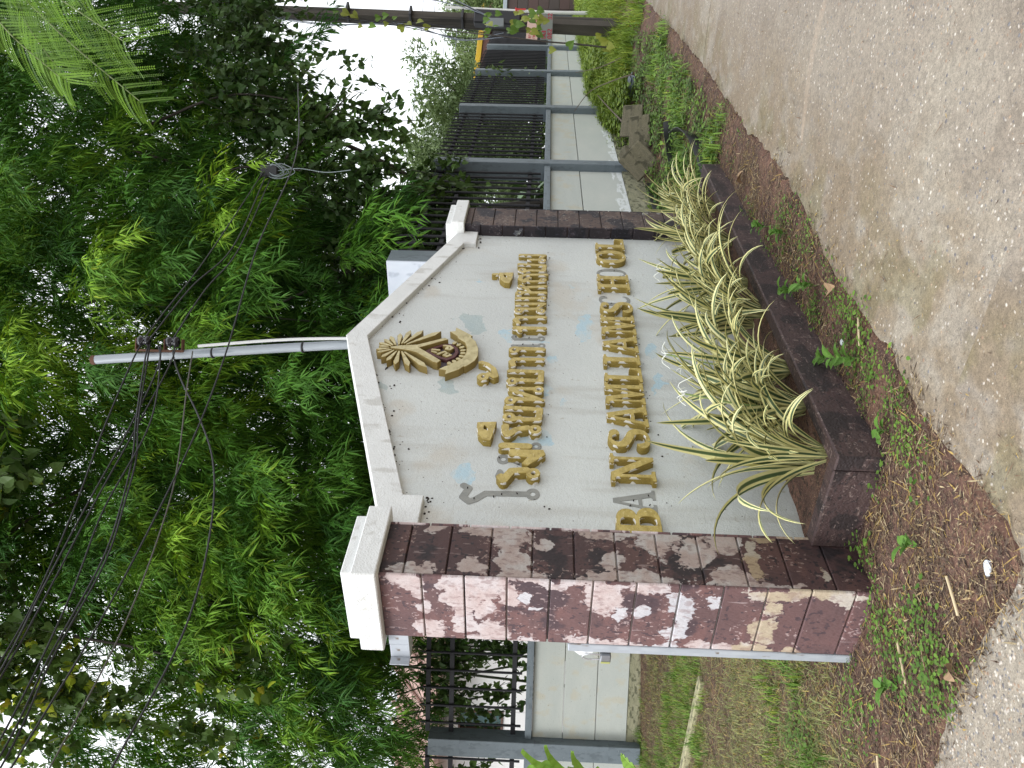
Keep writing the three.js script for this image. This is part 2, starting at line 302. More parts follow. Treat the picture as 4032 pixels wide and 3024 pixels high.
function pillar(s0, w, dp, tex, label, shift) {
  const mat = std({ map: tex, roughness: 0.74, bumpMap: grainBump, bumpScale: 0.0035 }), W = 1.32, H = 2.3, U = faceU(w, dp);
  const P = new THREE.Group(); P.name = 'pillar'; P.position.set(s0, 0, 0); P.userData.label = label; sign.add(P);
  const uvs = (g, face) => { const p = g.attributes.position, u = g.attributes.uv; for (let i = 0; i < p.count; i++) { const a = face === 0 ? p.getX(i) : face === 1 ? p.getZ(i) + dp : -p.getZ(i); u.setXY(i, (U[face] + a) / W, p.getY(i) / H); } return g; };
  const g = 0.0075, t = 0.016, step = 0.1905;
  part('core', uvs(box(t, w - t, -0.2, HP - 0.001, -dp + 0.001, -t, 0.002), 0), mat, P);
  const rows = (off) => { const r = []; let y = -0.15; for (let k = off; k < HP; k += step) { r.push([y, k - g / 2]); y = k + g / 2; } if (HP - y > 0.05) r.push([y, HP - 0.001]); else r[r.length - 1][1] = HP - 0.001; return r; };
  for (const [a, b] of rows(0.158 + shift)) part('tile', uvs(box(t + 0.001, w - t - 0.001, a, b, -t, 0, 0.0045), 0), mat, P);
  for (const [a, b] of rows(0.076 + shift)) { part('tile', uvs(box(0, t, a, b, -dp, -0.0005, 0.0045), 1), mat, P); part('tile', uvs(box(w - t, w, a, b, -dp, -0.0005, 0.0045), 2), mat, P); }
  part('cap', merge([box(-OV, w + OV, HP, HP + HC, -dp - OV, OV, 0.005), box(-OV + 0.035, w + OV - 0.035, HP + HC, HP + HC + 0.055, -dp - OV + 0.035, OV - 0.035, 0.005)]), trimMat, P);
}
{
  // left pillar: side face a runs from its back edge to the corner; front face from the corner to the board
  const sd = (f, y, ra, rb, q = 0) => [faceU(PW, PD)[1] + f * PD, y, ra, rb, q], fr = (f, y, ra, rb, q = 0) => [faceU(PW, PD)[0] + f * PW, y, ra, rb, q];
  const B = [sd(0.95, 2.05, 0.08, 0.12), sd(0.74, 2.01, 0.06, 0.05), sd(0.5, 1.97, 0.06, 0.045), sd(0.12, 1.95, 0.07, 0.1), sd(0.3, 1.79, 0.12, 0.05), sd(0.62, 1.82, 0.07, 0.09), sd(0.88, 1.74, 0.1, 0.17), sd(0.55, 1.72, 0.08, 0.05), sd(0.15, 1.70, 0.1, 0.09), sd(0.72, 1.6, 0.05, 0.06), sd(0.6, 1.47, 0.015, 0.06, 2), sd(0.75, 1.52, 0.03, 0.04, 2),
    sd(0.75, 1.19, 0.11, 0.1), sd(0.55, 1.1, 0.05, 0.05, 2), sd(0.62, 0.98, 0.05, 0.05, 2), sd(0.03, 1.15, 0.07, 0.22), sd(0.03, 0.9, 0.05, 0.1, 2), sd(0.93, 0.95, 0.05, 0.1), sd(0.7, 0.82, 0.1, 0.08, 2), sd(0.45, 0.8, 0.06, 0.05, 2), sd(0.3, 0.83, 0.08, 0.09, 2), sd(0.75, 0.68, 0.07, 0.03, 2), sd(0.03, 0.62, 0.06, 0.14), sd(0.72, 0.44, 0.07, 0.055, 1), sd(0.35, 0.42, 0.1, 0.095, 1), sd(0.03, 0.5, 0.06, 0.1, 1), sd(0.95, 0.3, 0.05, 0.3, 1), sd(0.05, 0.27, 0.06, 0.05, 1), sd(0.85, 0.13, 0.05, 0.04, 1), sd(0.97, 1.4, 0.03, 0.5),
    fr(0.08, 2.03, 0.06, 0.13), fr(0.95, 1.92, 0.06, 0.08), fr(0.92, 1.74, 0.07, 0.09), fr(0.8, 1.58, 0.12, 0.14), fr(0.55, 1.55, 0.08, 0.05), fr(0.15, 1.75, 0.06, 0.06), fr(0.3, 1.56, 0.12, 0.09), fr(0.05, 1.5, 0.05, 0.2), fr(0.68, 1.42, 0.05, 0.05), fr(0.4, 1.12, 0.08, 0.06), fr(0.06, 1.05, 0.05, 0.35), fr(0.8, 0.92, 0.13, 0.12), fr(0.95, 1.1, 0.05, 0.12), fr(0.6, 0.75, 0.12, 0.09), fr(0.85, 0.62, 0.11, 0.1), fr(0.5, 0.5, 0.12, 0.05, 1), fr(0.15, 0.6, 0.07, 0.12), fr(0.92, 0.42, 0.07, 0.09, 1), fr(0.3, 0.17, 0.05, 0.03, 1), fr(0.08, 0.45, 0.03, 0.2)];
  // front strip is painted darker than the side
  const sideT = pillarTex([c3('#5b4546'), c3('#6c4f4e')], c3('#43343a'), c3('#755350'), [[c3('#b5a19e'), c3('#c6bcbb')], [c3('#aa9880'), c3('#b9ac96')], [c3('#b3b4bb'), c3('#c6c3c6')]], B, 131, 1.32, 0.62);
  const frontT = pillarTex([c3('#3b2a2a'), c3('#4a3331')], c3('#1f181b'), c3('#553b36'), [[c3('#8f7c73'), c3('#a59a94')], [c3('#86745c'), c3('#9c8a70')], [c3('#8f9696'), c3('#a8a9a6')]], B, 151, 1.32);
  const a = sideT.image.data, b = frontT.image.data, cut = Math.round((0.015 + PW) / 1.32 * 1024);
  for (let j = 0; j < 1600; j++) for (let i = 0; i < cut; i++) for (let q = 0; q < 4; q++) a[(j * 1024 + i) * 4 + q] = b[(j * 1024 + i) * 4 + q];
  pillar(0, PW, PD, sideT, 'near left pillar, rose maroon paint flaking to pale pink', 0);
  const B2 = []; reseed(5); for (let k = 0; k < 40; k++) B2.push([rr(0.4, 1.2), rr(0.1, 2.1), rr(0.02, 0.06), rr(0.02, 0.07), k % 3]);
  const t2 = pillarTex([c3('#3f3330'), c3('#55453f')], c3('#1b1820'), c3('#64534b'), [[c3('#7d7a74'), c3('#8c8984')], [c3('#6d6f6c'), c3('#868885')], [c3('#98a2a2'), c3('#b2b5b2')]], B2, 171, 1.32);
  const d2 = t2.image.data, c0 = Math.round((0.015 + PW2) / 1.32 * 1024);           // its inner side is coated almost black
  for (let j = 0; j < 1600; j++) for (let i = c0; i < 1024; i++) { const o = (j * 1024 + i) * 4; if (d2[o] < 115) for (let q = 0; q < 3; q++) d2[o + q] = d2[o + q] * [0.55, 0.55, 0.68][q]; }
  pillar(SL, PW2, PD, t2, 'far right pillar, dull brown with a near black inner side', 0.05);
}
/* raised lettering */
const chips = dataTex(512, 64, (i, j) => {                            // edge of a letter: gold over white board, chipped towards the wall
  const k = j / 64, e = 0.66 + 1.5 * (fbm(i / 80, 1, 201, 2) - 0.5) + 0.06 * (vn(i / 6, j / 8, 205) - 0.5);
  const gold = m3(c3('#7d6a2c'), c3('#a18b42'), fbm(i / 12, j / 12, 207, 3)), wht = m3(c3('#cfcac2'), c3('#e6e2da'), fbm(i / 9, j / 9, 209, 3));
  return k > e + 0.12 ? wht : gold;
});
chips.repeat.set(3, 1 / 0.044);
const goldTex = dataTex(512, 512, (i, j) => { let c = m3(c3('#9c894a'), c3('#bda964'), clamp(fbm(i / 40, j / 22, 211, 4) * 1.5 - 0.25)); c = m3(c, c3('#867238'), 0.6 * sm(0.62, 0.8, fbm(i / 25, j / 25, 215, 4))); if (fbm(i / 12, j / 12, 217, 3) > 0.77) c = m3(c, c3('#d6c99a'), 0.7); return c; });
goldTex.repeat.set(2.2, 2.2);
const goldMat = new THREE.MeshPhysicalMaterial({ map: goldTex, roughness: 0.4, metalness: 0.2, bumpMap: grainBump, bumpScale: 0.002 });
const edgeMat = std({ map: chips, roughness: 0.7 });
const scarTex = dataTex(256, 256, (i, j) => { const c = m3(c3('#7b7c79'), c3('#92928c'), fbm(i / 30, j / 30, 221, 4)); const k = 0.92 + 0.16 * h2(i, j, 223); return vn(i / 11, j / 11, 224) > 0.94 ? c3('#3b3733') : [c[0] * k, c[1] * k, c[2] * k]; });
scarTex.repeat.set(3, 3);
const scarMat = std({ map: scarTex, roughness: 0.95 });
// outline of a union of thick strokes, rings and filled outlines, by marching squares
const segD = (x, y, a, b) => { const dx = b[0] - a[0], dy = b[1] - a[1], t = clamp(((x - a[0]) * dx + (y - a[1]) * dy) / (dx * dx + dy * dy + 1e-9)); return Math.hypot(x - a[0] - t * dx, y - a[1] - t * dy); };
const polyD = (P, x, y) => { let m = 1e9; for (let i = 0; i < P.length; i++) m = Math.min(m, segD(x, y, P[i], P[(i + 1) % P.length])); return inPoly(P, x, y) ? -m : m; };
function outline(items, cell = 0.0036, rough = 0.0016) {
  let x0 = 9, x1 = -9, y0 = 9, y1 = -9; for (const q of items) for (const p of q.p) { const r = (q.r ?? 0) + (q.w ?? 0) + 0.02; x0 = Math.min(x0, p[0] - r); x1 = Math.max(x1, p[0] + r); y0 = Math.min(y0, p[1] - r); y1 = Math.max(y1, p[1] + r); }
  const nx = Math.ceil((x1 - x0) / cell) + 1, ny = Math.ceil((y1 - y0) / cell) + 1, F = new Float32Array(nx * ny);
  for (let j = 0; j < ny; j++) for (let i = 0; i < nx; i++) {
    const x = x0 + i * cell, y = y0 + j * cell; let d = 1e3, cut = 1e3;
    for (const q of items) {
      if (q.k === 'l') { for (let a = 0; a < q.p.length - 1; a++) { let e = segD(x, y, q.p[a], q.p[a + 1]) - q.w; d = Math.min(d, e); } }
      else if (q.k === 'o') { d = Math.min(d, Math.hypot((x - q.p[0][0]) * (q.e ?? 1), y - q.p[0][1]) - q.r); if (q.h) cut = Math.min(cut, Math.hypot((x - q.p[0][0]) * (q.e ?? 1), y - q.p[0][1]) - q.h); }
      else if (q.k === 'p') d = Math.min(d, polyD(q.p, x, y));
      else if (q.k === 'x') cut = Math.min(cut, q.p.length > 2 ? polyD(q.p, x, y) : Math.hypot(x - q.p[0][0], y - q.p[0][1]) - q.r);
    }
    F[j * nx + i] = Math.max(d, -cut) + rough * (fbm(x * 60, y * 60, 231, 2) - 0.5);
  }
  const E = new Map(), key = (a) => a[0].toFixed(5) + '_' + a[1].toFixed(5);
  const at = (i, j, k, l) => { const a = F[j * nx + i], b = F[l * nx + k], t = a / (a - b); return [x0 + (i + (k - i) * t) * cell, y0 + (j + (l - j) * t) * cell]; };
  for (let j = 0; j < ny - 1; j++) for (let i = 0; i < nx - 1; i++) {
    const c = (F[j * nx + i] < 0 ? 1 : 0) | (F[j * nx + i + 1] < 0 ? 2 : 0) | (F[(j + 1) * nx + i + 1] < 0 ? 4 : 0) | (F[(j + 1) * nx + i] < 0 ? 8 : 0); if (!c || c === 15) continue;
    const e = [() => at(i, j, i + 1, j), () => at(i + 1, j, i + 1, j + 1), () => at(i, j + 1, i + 1, j + 1), () => at(i, j, i, j + 1)];
    const T = { 1: [[3, 0]], 2: [[0, 1]], 3: [[3, 1]], 4: [[1, 2]], 5: [[3, 0], [1, 2]], 6: [[0, 2]], 7: [[3, 2]], 8: [[2, 3]], 9: [[2, 0]], 10: [[0, 1], [2, 3]], 11: [[2, 1]], 12: [[1, 3]], 13: [[1, 0]], 14: [[0, 3]] }[c];
    for (const [a, b] of T) { const p = e[a](), q = e[b](); E.set(key(p), [p, q]); }
  }
  const loops = [];
  while (E.size) { let [k, [p, q]] = E.entries().next().value; const L = []; while (E.has(k)) { [p, q] = E.get(k); E.delete(k); L.push(p); k = key(q); } if (L.length > 8) loops.push(L); }
  const simp = (L) => { const o = []; for (let i = 0; i < L.length; i++) { const a = o.length ? o[o.length - 1] : L[L.length - 1], b = L[i], c = L[(i + 1) % L.length]; const cr = Math.abs((b[0] - a[0]) * (c[1] - a[1]) - (b[1] - a[1]) * (c[0] - a[0])); if (cr > 1.2e-6 || Math.hypot(b[0] - a[0], b[1] - a[1]) > 0.02) o.push(b); } return o; };
  const area = (L) => L.reduce((s, p, i) => { const q = L[(i + 1) % L.length]; return s + p[0] * q[1] - q[0] * p[1]; }, 0) / 2;
  const R = loops.map(simp).filter((L) => L.length > 4 && Math.abs(area(L)) > 6e-5), A = R.map((L) => Math.abs(area(L)));
  const depth = R.map((L, i) => R.filter((M, k) => k !== i && A[k] > A[i] && inPoly(M, L[0][0], L[0][1])).length);
  const shapes = [];
  R.forEach((L, i) => { if (depth[i] % 2) return; const s = new THREE.Shape(L.map((p) => new THREE.Vector2(...p))); R.forEach((M, k) => { if (depth[k] === depth[i] + 1 && inPoly(L, M[0][0], M[0][1])) s.holes.push(new THREE.Path(M.map((p) => new THREE.Vector2(...p)))); }); shapes.push(s); });
  return shapes;
}
const raise = (shapes, depth = 0.044, back = 0) => { const g = new THREE.ExtrudeGeometry(shapes, { depth, bevelEnabled: true, bevelThickness: 0.0025, bevelSize: 0.0025, bevelSegments: 1, curveSegments: 8 }); g.translate(0, 0, -PAN + back); return g; };
const scar = (items) => { const g = new THREE.ExtrudeGeometry(outline(items), { depth: 0.0028, bevelEnabled: false }); g.translate(0, 0, -PAN); part('letter_scar', g, scarMat, sign, 'grey mark left by a missing letter'); };
const l = (t, w = 0.0178) => ({ k: 'l', p: pts(t), w }), o = (t, r = 0.031, h = 0.0125) => ({ k: 'o', p: pts(t), r: r + 0.001, h: h * 1.12, e: 0.85 }), pg = (t) => ({ k: 'p', p: pts(t) }), x = (t, r) => ({ k: 'x', p: pts(t), r });
const THAI = [
  [l('0.755,1.670 0.727,1.655 0.805,1.615 0.815,1.540', 0.022), o('0.790,1.500', 0.034)],
  [pg('0.930,1.638 0.986,1.634 0.990,1.448 0.950,1.438 0.853,1.530 0.870,1.562 0.924,1.530')],
  [l('1.020,1.672 1.020,1.535', 0.024)],
  [l('1.200,1.668 1.150,1.668 1.118,1.650 1.170,1.605 1.190,1.545', 0.021), o('1.176,1.497', 0.034)],
  [pg('1.226,1.830 1.236,1.722 1.150,1.732 1.060,1.745 1.066,1.785 1.110,1.815 1.17,1.828'), x('1.150,1.765 1.185,1.772 1.205,1.79 1.165,1.795')],
  [o('1.290,1.652', 0.034), l('1.262,1.640 1.282,1.592 1.270,1.560 1.275,1.480 1.375,1.472 1.384,1.670')],
  [o('1.460,1.651', 0.034), l('1.474,1.640 1.478,1.462'), l('1.478,1.470 1.56,1.63 1.59,1.655 1.592,1.52', 0.016), o('1.586,1.484')],
  [o('1.671,1.650', 0.033), l('1.684,1.640 1.686,1.472 1.790,1.470 1.790,1.668')],
  [l('1.878,1.858 1.862,1.822 1.807,1.775 1.725,1.755', 0.017), l('1.715,1.765 1.745,1.805', 0.016), o('1.708,1.835', 0.035, 0.011)],
  [l('1.858,1.650 1.900,1.664 1.932,1.645 1.938,1.465')],
  [o('2.050,1.652', 0.034), l('2.068,1.640 2.066,1.465', 0.021)],
  [l('2.345,1.655 2.350,1.460', 0.021), l('2.335,1.640 2.300,1.622', 0.014)],
  [l('2.420,1.640 2.461,1.662 2.498,1.640 2.512,1.455')],
  [o('2.606,1.641', 0.033), l('2.628,1.640 2.633,1.520'), l('2.60,1.50 2.640,1.510 2.718,1.460', 0.013), l('2.715,1.462 2.705,1.655'), o('2.605,1.478', 0.026, 0.009)],
  [l('2.793,1.660 2.803,1.500'), o('2.807,1.472', 0.028, 0.011)],
  [o('2.880,1.648', 0.029), l('2.893,1.640 2.896,1.456'), l('2.905,1.570 2.960,1.600', 0.015), l('2.975,1.615 3.004,1.455'), o('2.992,1.638', 0.028)],
  [o('3.113,1.473', 0.028, 0.011), l('3.09,1.490 3.084,1.585 3.120,1.606 3.148,1.58', 0.016), l('3.078,1.620 3.116,1.652 3.171,1.648 3.200,1.610 3.210,1.448', 0.0165)],
  [pg('3.222,1.820 3.232,1.708 3.14,1.715 3.040,1.730 3.050,1.772 3.10,1.803 3.16,1.817'), x('3.135,1.753 3.185,1.762 3.195,1.785 3.15,1.78'), l('3.195,1.858 3.197,1.838', 0.016)],
  [o('3.285,1.640', 0.031), l('3.25,1.628 3.281,1.580 3.278,1.47 3.38,1.462 3.395,1.664', 0.0165)],
  [o('3.476,1.482', 0.028, 0.01), l('3.484,1.586 3.489,1.51', 0.017), l('3.49,1.512 3.575,1.462', 0.013), l('3.577,1.465 3.577,1.660', 0.0175)],
];
THAI.forEach((items) => part('letter', raise(outline(items)), [goldMat, edgeMat], sign));
scar([l('0.723,1.863 0.701,1.834 0.634,1.859 0.600,1.824 0.618,1.792 0.666,1.743 0.670,1.630 0.672,1.529', 0.02), o('0.673,1.499', 0.036, 0.012)]);
scar([o('0.950,1.667', 0.034, 0.012)]);
scar([l('0.93,1.60 0.90,1.55', 0.012)]);
scar([l('0.805,1.690 0.85,1.680 0.80,1.655', 0.014)]);
scar([o('1.075,1.489', 0.03, 0.011)]);
scar([l('2.175,1.667 2.186,1.500', 0.014), o('2.186,1.472', 0.026, 0.011)]);
scar([l('2.315,1.609 2.322,1.655 2.290,1.670 2.262,1.655 2.272,1.500', 0.014), o('2.279,1.475', 0.026, 0.01)]);
scar([l('3.492,1.66 3.490,1.60', 0.012)]);
const font = await new FontLoader().loadAsync('fonts/droid/droid_serif_bold.typeface.json');
const LATIN = [['B', 0.335, 0.555, 0.866, 1.088, 1], ['A', 0.565, 0.735, 0.864, 1.086, 0], ['N', 0.757, 0.985, 0.852, 1.088, 1], ['S', 1.035, 1.215, 0.850, 1.086, 1], ['A', 1.236, 1.452, 0.842, 1.080, 1], ['M', 1.462, 1.69, 0.838, 1.076, 1], ['L', 1.705, 1.868, 0.832, 1.070, 1], ['I', 1.908, 2.028, 0.828, 1.066, 1], ['A', 2.062, 2.286, 0.825, 1.060, 1], ['M', 2.3, 2.575, 0.818, 1.056, 1], ['S', 2.612, 2.782, 0.812, 1.052, 1], ['C', 2.8, 2.955, 0.812, 1.048, 0], ['H', 2.985, 3.25, 0.806, 1.050, 1], ['O', 3.262, 3.44, 0.806, 1.044, 0], ['O', 3.46, 3.715, 0.794, 1.040, 1], ['L', 3.74, 3.96, 0.790, 1.034, 1]];
for (const [ch, a, b, y0, y1, raised] of LATIN) {
  const sh = font.generateShapes(ch, 0.3), g = raised ? new THREE.ExtrudeGeometry(sh, { depth: 0.044, bevelEnabled: true, bevelThickness: 0.0025, bevelSize: 0.003, bevelOffset: -0.0005, bevelSegments: 1, curveSegments: 10 }) : new THREE.ExtrudeGeometry(sh, { depth: 0.0028, bevelEnabled: false, curveSegments: 10 });
  g.computeBoundingBox(); const bb = g.boundingBox; g.translate(-bb.min.x, -bb.min.y, 0); g.scale((b - a) / (bb.max.x - bb.min.x), (y1 - y0) / (bb.max.y - bb.min.y), 1); g.translate(a, y0, -PAN);
  if (raised) part('letter', g, [goldMat, edgeMat], sign); else part('letter_scar', g, scarMat, sign, 'grey mark left by a missing letter');
}
/* emblem over the lettering */
{
  const E = new THREE.Group(); E.name = 'emblem'; E.userData.label = 'gold flame shaped crest with rays, beads and a crescent ribbon'; sign.add(E);
  const tips = pts('2.252,2.166 2.260,2.290 2.255,2.375 2.211,2.439 2.168,2.498 2.127,2.533 2.078,2.557 2.035,2.550 1.993,2.561 1.954,2.550 1.894,2.512 1.851,2.469 1.809,2.406 1.794,2.315 1.787,2.200');
  const bases = pts('2.068,2.373 2.079,2.392 2.074,2.407 2.062,2.424 2.056,2.444 2.050,2.461 2.042,2.473 2.031,2.489 2.010,2.478 1.995,2.462 1.985,2.445 1.975,2.426 1.977,2.408 1.974,2.390 1.968,2.372');
  const dusty = dataTex(256, 256, (i, j) => { let c = m3(c3('#a3966a'), c3('#c2b78c'), clamp(fbm(i / 30, j / 16, 261, 4) * 1.5 - 0.25)); c = m3(c, c3('#85784e'), 0.5 * sm(0.6, 0.8, fbm(i / 20, j / 20, 265, 4))); return c; }); dusty.repeat.set(2.5, 2.5);
  const gold = [new THREE.MeshPhysicalMaterial({ map: dusty, roughness: 0.5, metalness: 0.1 }), std({ color: hex('#8a7640'), roughness: 0.7 })];
  tips.forEach((t, i) => { const b = bases[i], d = V(t[0] - b[0], t[1] - b[1], 0), L = d.length(); d.normalize(); const n = [-d.y, d.x], w = 0.0095 + 0.011 * (L / 0.28), q = (f, h) => [b[0] + d.x * L * f + n[0] * h, b[1] + d.y * L * f + n[1] * h];
    part('ray', raise(new THREE.Shape([q(0, -0.004), q(0.78, -w), q(1, 0), q(0.78, w), q(0, 0.004)].map((p) => new THREE.Vector2(...p))), 0.05), gold, E); });
  part('spire', raise(new THREE.Shape(pts('2.02,2.47 2.040,2.407 2.056,2.298 2.157,2.125 2.138,2.105 2.021,2.285 1.868,2.122 1.839,2.140 1.850,2.168 1.960,2.290 1.982,2.340 1.995,2.400 2.006,2.466').map((p) => new THREE.Vector2(...p))), 0.055), gold, E);
  const maroon = std({ color: hex('#54302f'), roughness: 0.7, bumpMap: grainBump, bumpScale: 0.004 }), tear = pts('2.006,2.245 2.072,2.182 2.108,2.128 2.108,2.075 2.066,2.034 2.004,2.020 1.945,2.037 1.906,2.082 1.922,2.132 1.960,2.190');
  const ctr = [2.006, 2.11], inner = tear.map((p) => [mix(ctr[0], p[0], 0.76), mix(ctr[1], p[1], 0.76)]);
  const fr = new THREE.Shape(tear.map((p) => new THREE.Vector2(...p))); fr.holes.push(new THREE.Path(inner.map((p) => new THREE.Vector2(...p)))); part('frame', raise(fr, 0.036), maroon, E);
  part('backing', raise(new THREE.Shape(pts('2.02,2.30 2.13,2.12 2.150,2.05 2.118,1.995 2.0,1.965 1.90,1.995 1.862,2.06 1.86,2.13 1.96,2.27').map((p) => new THREE.Vector2(...p))), 0.012), std({ color: hex('#4c4247'), roughness: 0.85 }), E);
  for (const p of pts('2.133,2.059 2.108,2.027 2.077,2.004 2.039,1.992 2.002,1.988 1.963,1.994 1.926,2.011 1.896,2.036 1.871,2.066')) { const a = Math.atan2(p[1] - 2.11, p[0] - 2.006), ell = []; for (let k = 0; k < 12; k++) { const t = k / 12 * 6.2832, X = 0.019 * Math.cos(t), Y = 0.0125 * Math.sin(t); ell.push(new THREE.Vector2(p[0] + X * Math.cos(a) - Y * Math.sin(a), p[1] + X * Math.sin(a) + Y * Math.cos(a))); } part('bead', raise(new THREE.Shape(ell), 0.034), gold, E); }
  const crs = pts('2.311,2.064 2.258,2.003 2.206,1.947 2.186,1.955 2.130,1.917 2.041,1.893 1.947,1.887 1.889,1.901 1.845,1.930 1.808,1.958 1.818,1.965 1.772,1.997 1.713,2.074 1.760,2.072 1.771,2.119 1.804,2.088 1.823,2.054 1.844,2.050 1.860,2.022 1.912,1.982 1.977,1.964 2.051,1.966 2.111,1.984 2.161,2.034 2.192,2.044 2.252,2.099 2.262,2.063');
  part('ribbon', raise(new THREE.Shape(crs.map((p) => new THREE.Vector2(...p))), 0.05), gold, E);
  part('numeral', raise(outline([l('2.082,2.122 2.076,2.084 2.054,2.066 2.032,2.080 2.040,2.104 2.058,2.098', 0.009)], 0.003, 0), 0.04), gold, E);
  part('numeral', raise(outline([l('1.972,2.150 2.004,2.112 1.996,2.075 1.966,2.066 1.946,2.089 1.962,2.110 1.980,2.096', 0.009)], 0.003, 0), 0.04), gold, E);
  part('stroke', raise(outline([l('2.028,2.195 2.022,2.150', 0.008), l('2.004,2.195 1.990,2.165', 0.007)], 0.003, 0), 0.04), gold, E);
}
/* sockets of stray nails where letters came away */
{
  const g = []; reseed(33); for (const p of pts('0.7,1.84 0.62,1.80 0.66,1.66 0.67,1.58 0.64,1.7 0.62,0.90 0.69,0.9 0.65,0.98 0.61,1.0 2.19,1.6 2.19,1.53 2.28,1.56 2.29,1.65 2.84,0.9 2.83,0.96 3.3,0.86 3.4,0.9 0.96,1.69')) { const c = new THREE.CylinderGeometry(0.003, 0.003, 0.012, 6); c.rotateX(Math.PI / 2 + rr(-0.5, 0.5)); c.translate(p[0], p[1], -PAN + 0.006); g.push(c); }
  const m = part('nails', merge(g), std({ color: hex('#2b2622'), roughness: 0.7, metalness: 0.4 }), sign); m.userData.kind = 'stuff';
}

/* mud nests of insects under the coping and below letters */
{
  reseed(53); const g = [];
  const blob = (s, y, r) => { const b = new THREE.IcosahedronGeometry(r, 0); b.scale(rr(0.7, 1.4), rr(0.7, 1.6), 0.7); b.rotateZ(rr(0, 3)); b.translate(s, y, -PAN + r * 0.3); g.push(b); };
  for (let k = 0; k < 46; k++) { const s = rnd() < 0.5 ? rr(0.6, 1.9) : rr(2.3, 3.8); blob(s, gable(s) - 0.132 * 1.05 - Math.pow(rnd(), 2.5) * 0.1 - 0.008, rr(0.003, 0.009)); }
  for (let k = 0; k < 14; k++) blob(rr(0.36, 0.62), 2.045 - rr(0, 0.03), rr(0.003, 0.008));
  for (let k = 0; k < 12; k++) blob(rr(3.75, 4.04), 2.045 - rr(0, 0.03), rr(0.003, 0.008));
  for (let k = 0; k < 40; k++) blob(rr(0.5, 3.9), pick([0.79, 0.81, 1.43, 1.42]) + rr(-0.012, 0.012), rr(0.002, 0.006));
  const m = part('mud_nests', merge(g), std({ color: hex('#2e2722'), roughness: 0.95 }), sign); m.userData.kind = 'stuff';
}
/* ---------- planter bed at the foot of the sign ---------- */
const topY = (s) => mix(0.205, 0.145, sm(0.28, 4.2, s));
{
  const tx = pillarTex([c3('#392b2a'), c3('#473534')], c3('#231b1c'), c3('#4a3a36'), [[c3('#7d6e68'), c3('#90827b')], [c3('#6b5a4e'), c3('#7a6a5c')], [c3('#8d8f90'), c3('#a5a5a3')]], (() => { reseed(64); const b = []; for (let k = 0; k < 9; k++) b.push([rr(0, 1.3), rr(0.05, 2.2), rr(0.015, 0.03), rr(0.01, 0.03), k % 3]); return b; })(), 251, 1.32);
  tx.wrapS = tx.wrapT = THREE.RepeatWrapping;
  const mat = std({ map: tx, roughness: 0.68, bumpMap: grainBump, bumpScale: 0.005 });
  const P = thing('planter_box', 'low dark brown concrete planter edging the bed below the sign', 'planter', ORG.clone(), TURN);
  const wall = (x0, x1, z0, z1, n) => {                              // a rim whose top falls gently to the right, a little uneven
    const g = box(x0, x1, -0.2, 0, z0, z1, 0.007), q = []; 
    const src = g.attributes.position, out = [];
    for (let k = 0; k < n; k++) { const c = g.clone(), a = c.attributes.position; for (let i = 0; i < a.count; i++) { const f = (src.getX(i) - x0) / (x1 - x0), xx = mix(mix(x0, x1, k / n), mix(x0, x1, (k + 1) / n), f < 0.02 && k ? 0 : f > 0.98 && k < n - 1 ? 1 : f); const y = src.getY(i); a.setXYZ(i, xx, y > -0.1 ? y + topY(xx) + 0.004 * (vn(xx * 6, 2, 9) - 0.5) : y, src.getZ(i)); } c.computeVertexNormals(); boxUV(c, 0.75); out.push(c); }
    return merge(out);
  };
  part('front_rim', wall(0.275, 4.25, 0.452, 0.532, 1), mat, P);
  part('end_rim', wall(0.272, 0.352, 0.002, 0.450, 1), mat, P, 'end rim butting against the near pillar');
  part('end_rim', wall(4.172, 4.253, 0.002, 0.450, 1), mat, P, 'far end rim');
  const soil = new THREE.PlaneGeometry(3.84, 0.58, 90, 16); soil.rotateX(-Math.PI / 2); soil.translate(2.26, 0, 0.18); const a = soil.attributes.position;
  for (let i = 0; i < a.count; i++) a.setY(i, topY(a.getX(i)) - 0.045 + 0.035 * (fbm(a.getX(i) * 7, a.getZ(i) * 7, 261, 3) - 0.5)); soil.computeVertexNormals();
  const u = soil.attributes.uv; for (let i = 0; i < u.count; i++) u.setXY(i, a.getX(i) / 1.2, a.getZ(i) / 1.2);
  part('soil', soil, soilMat, P);
}
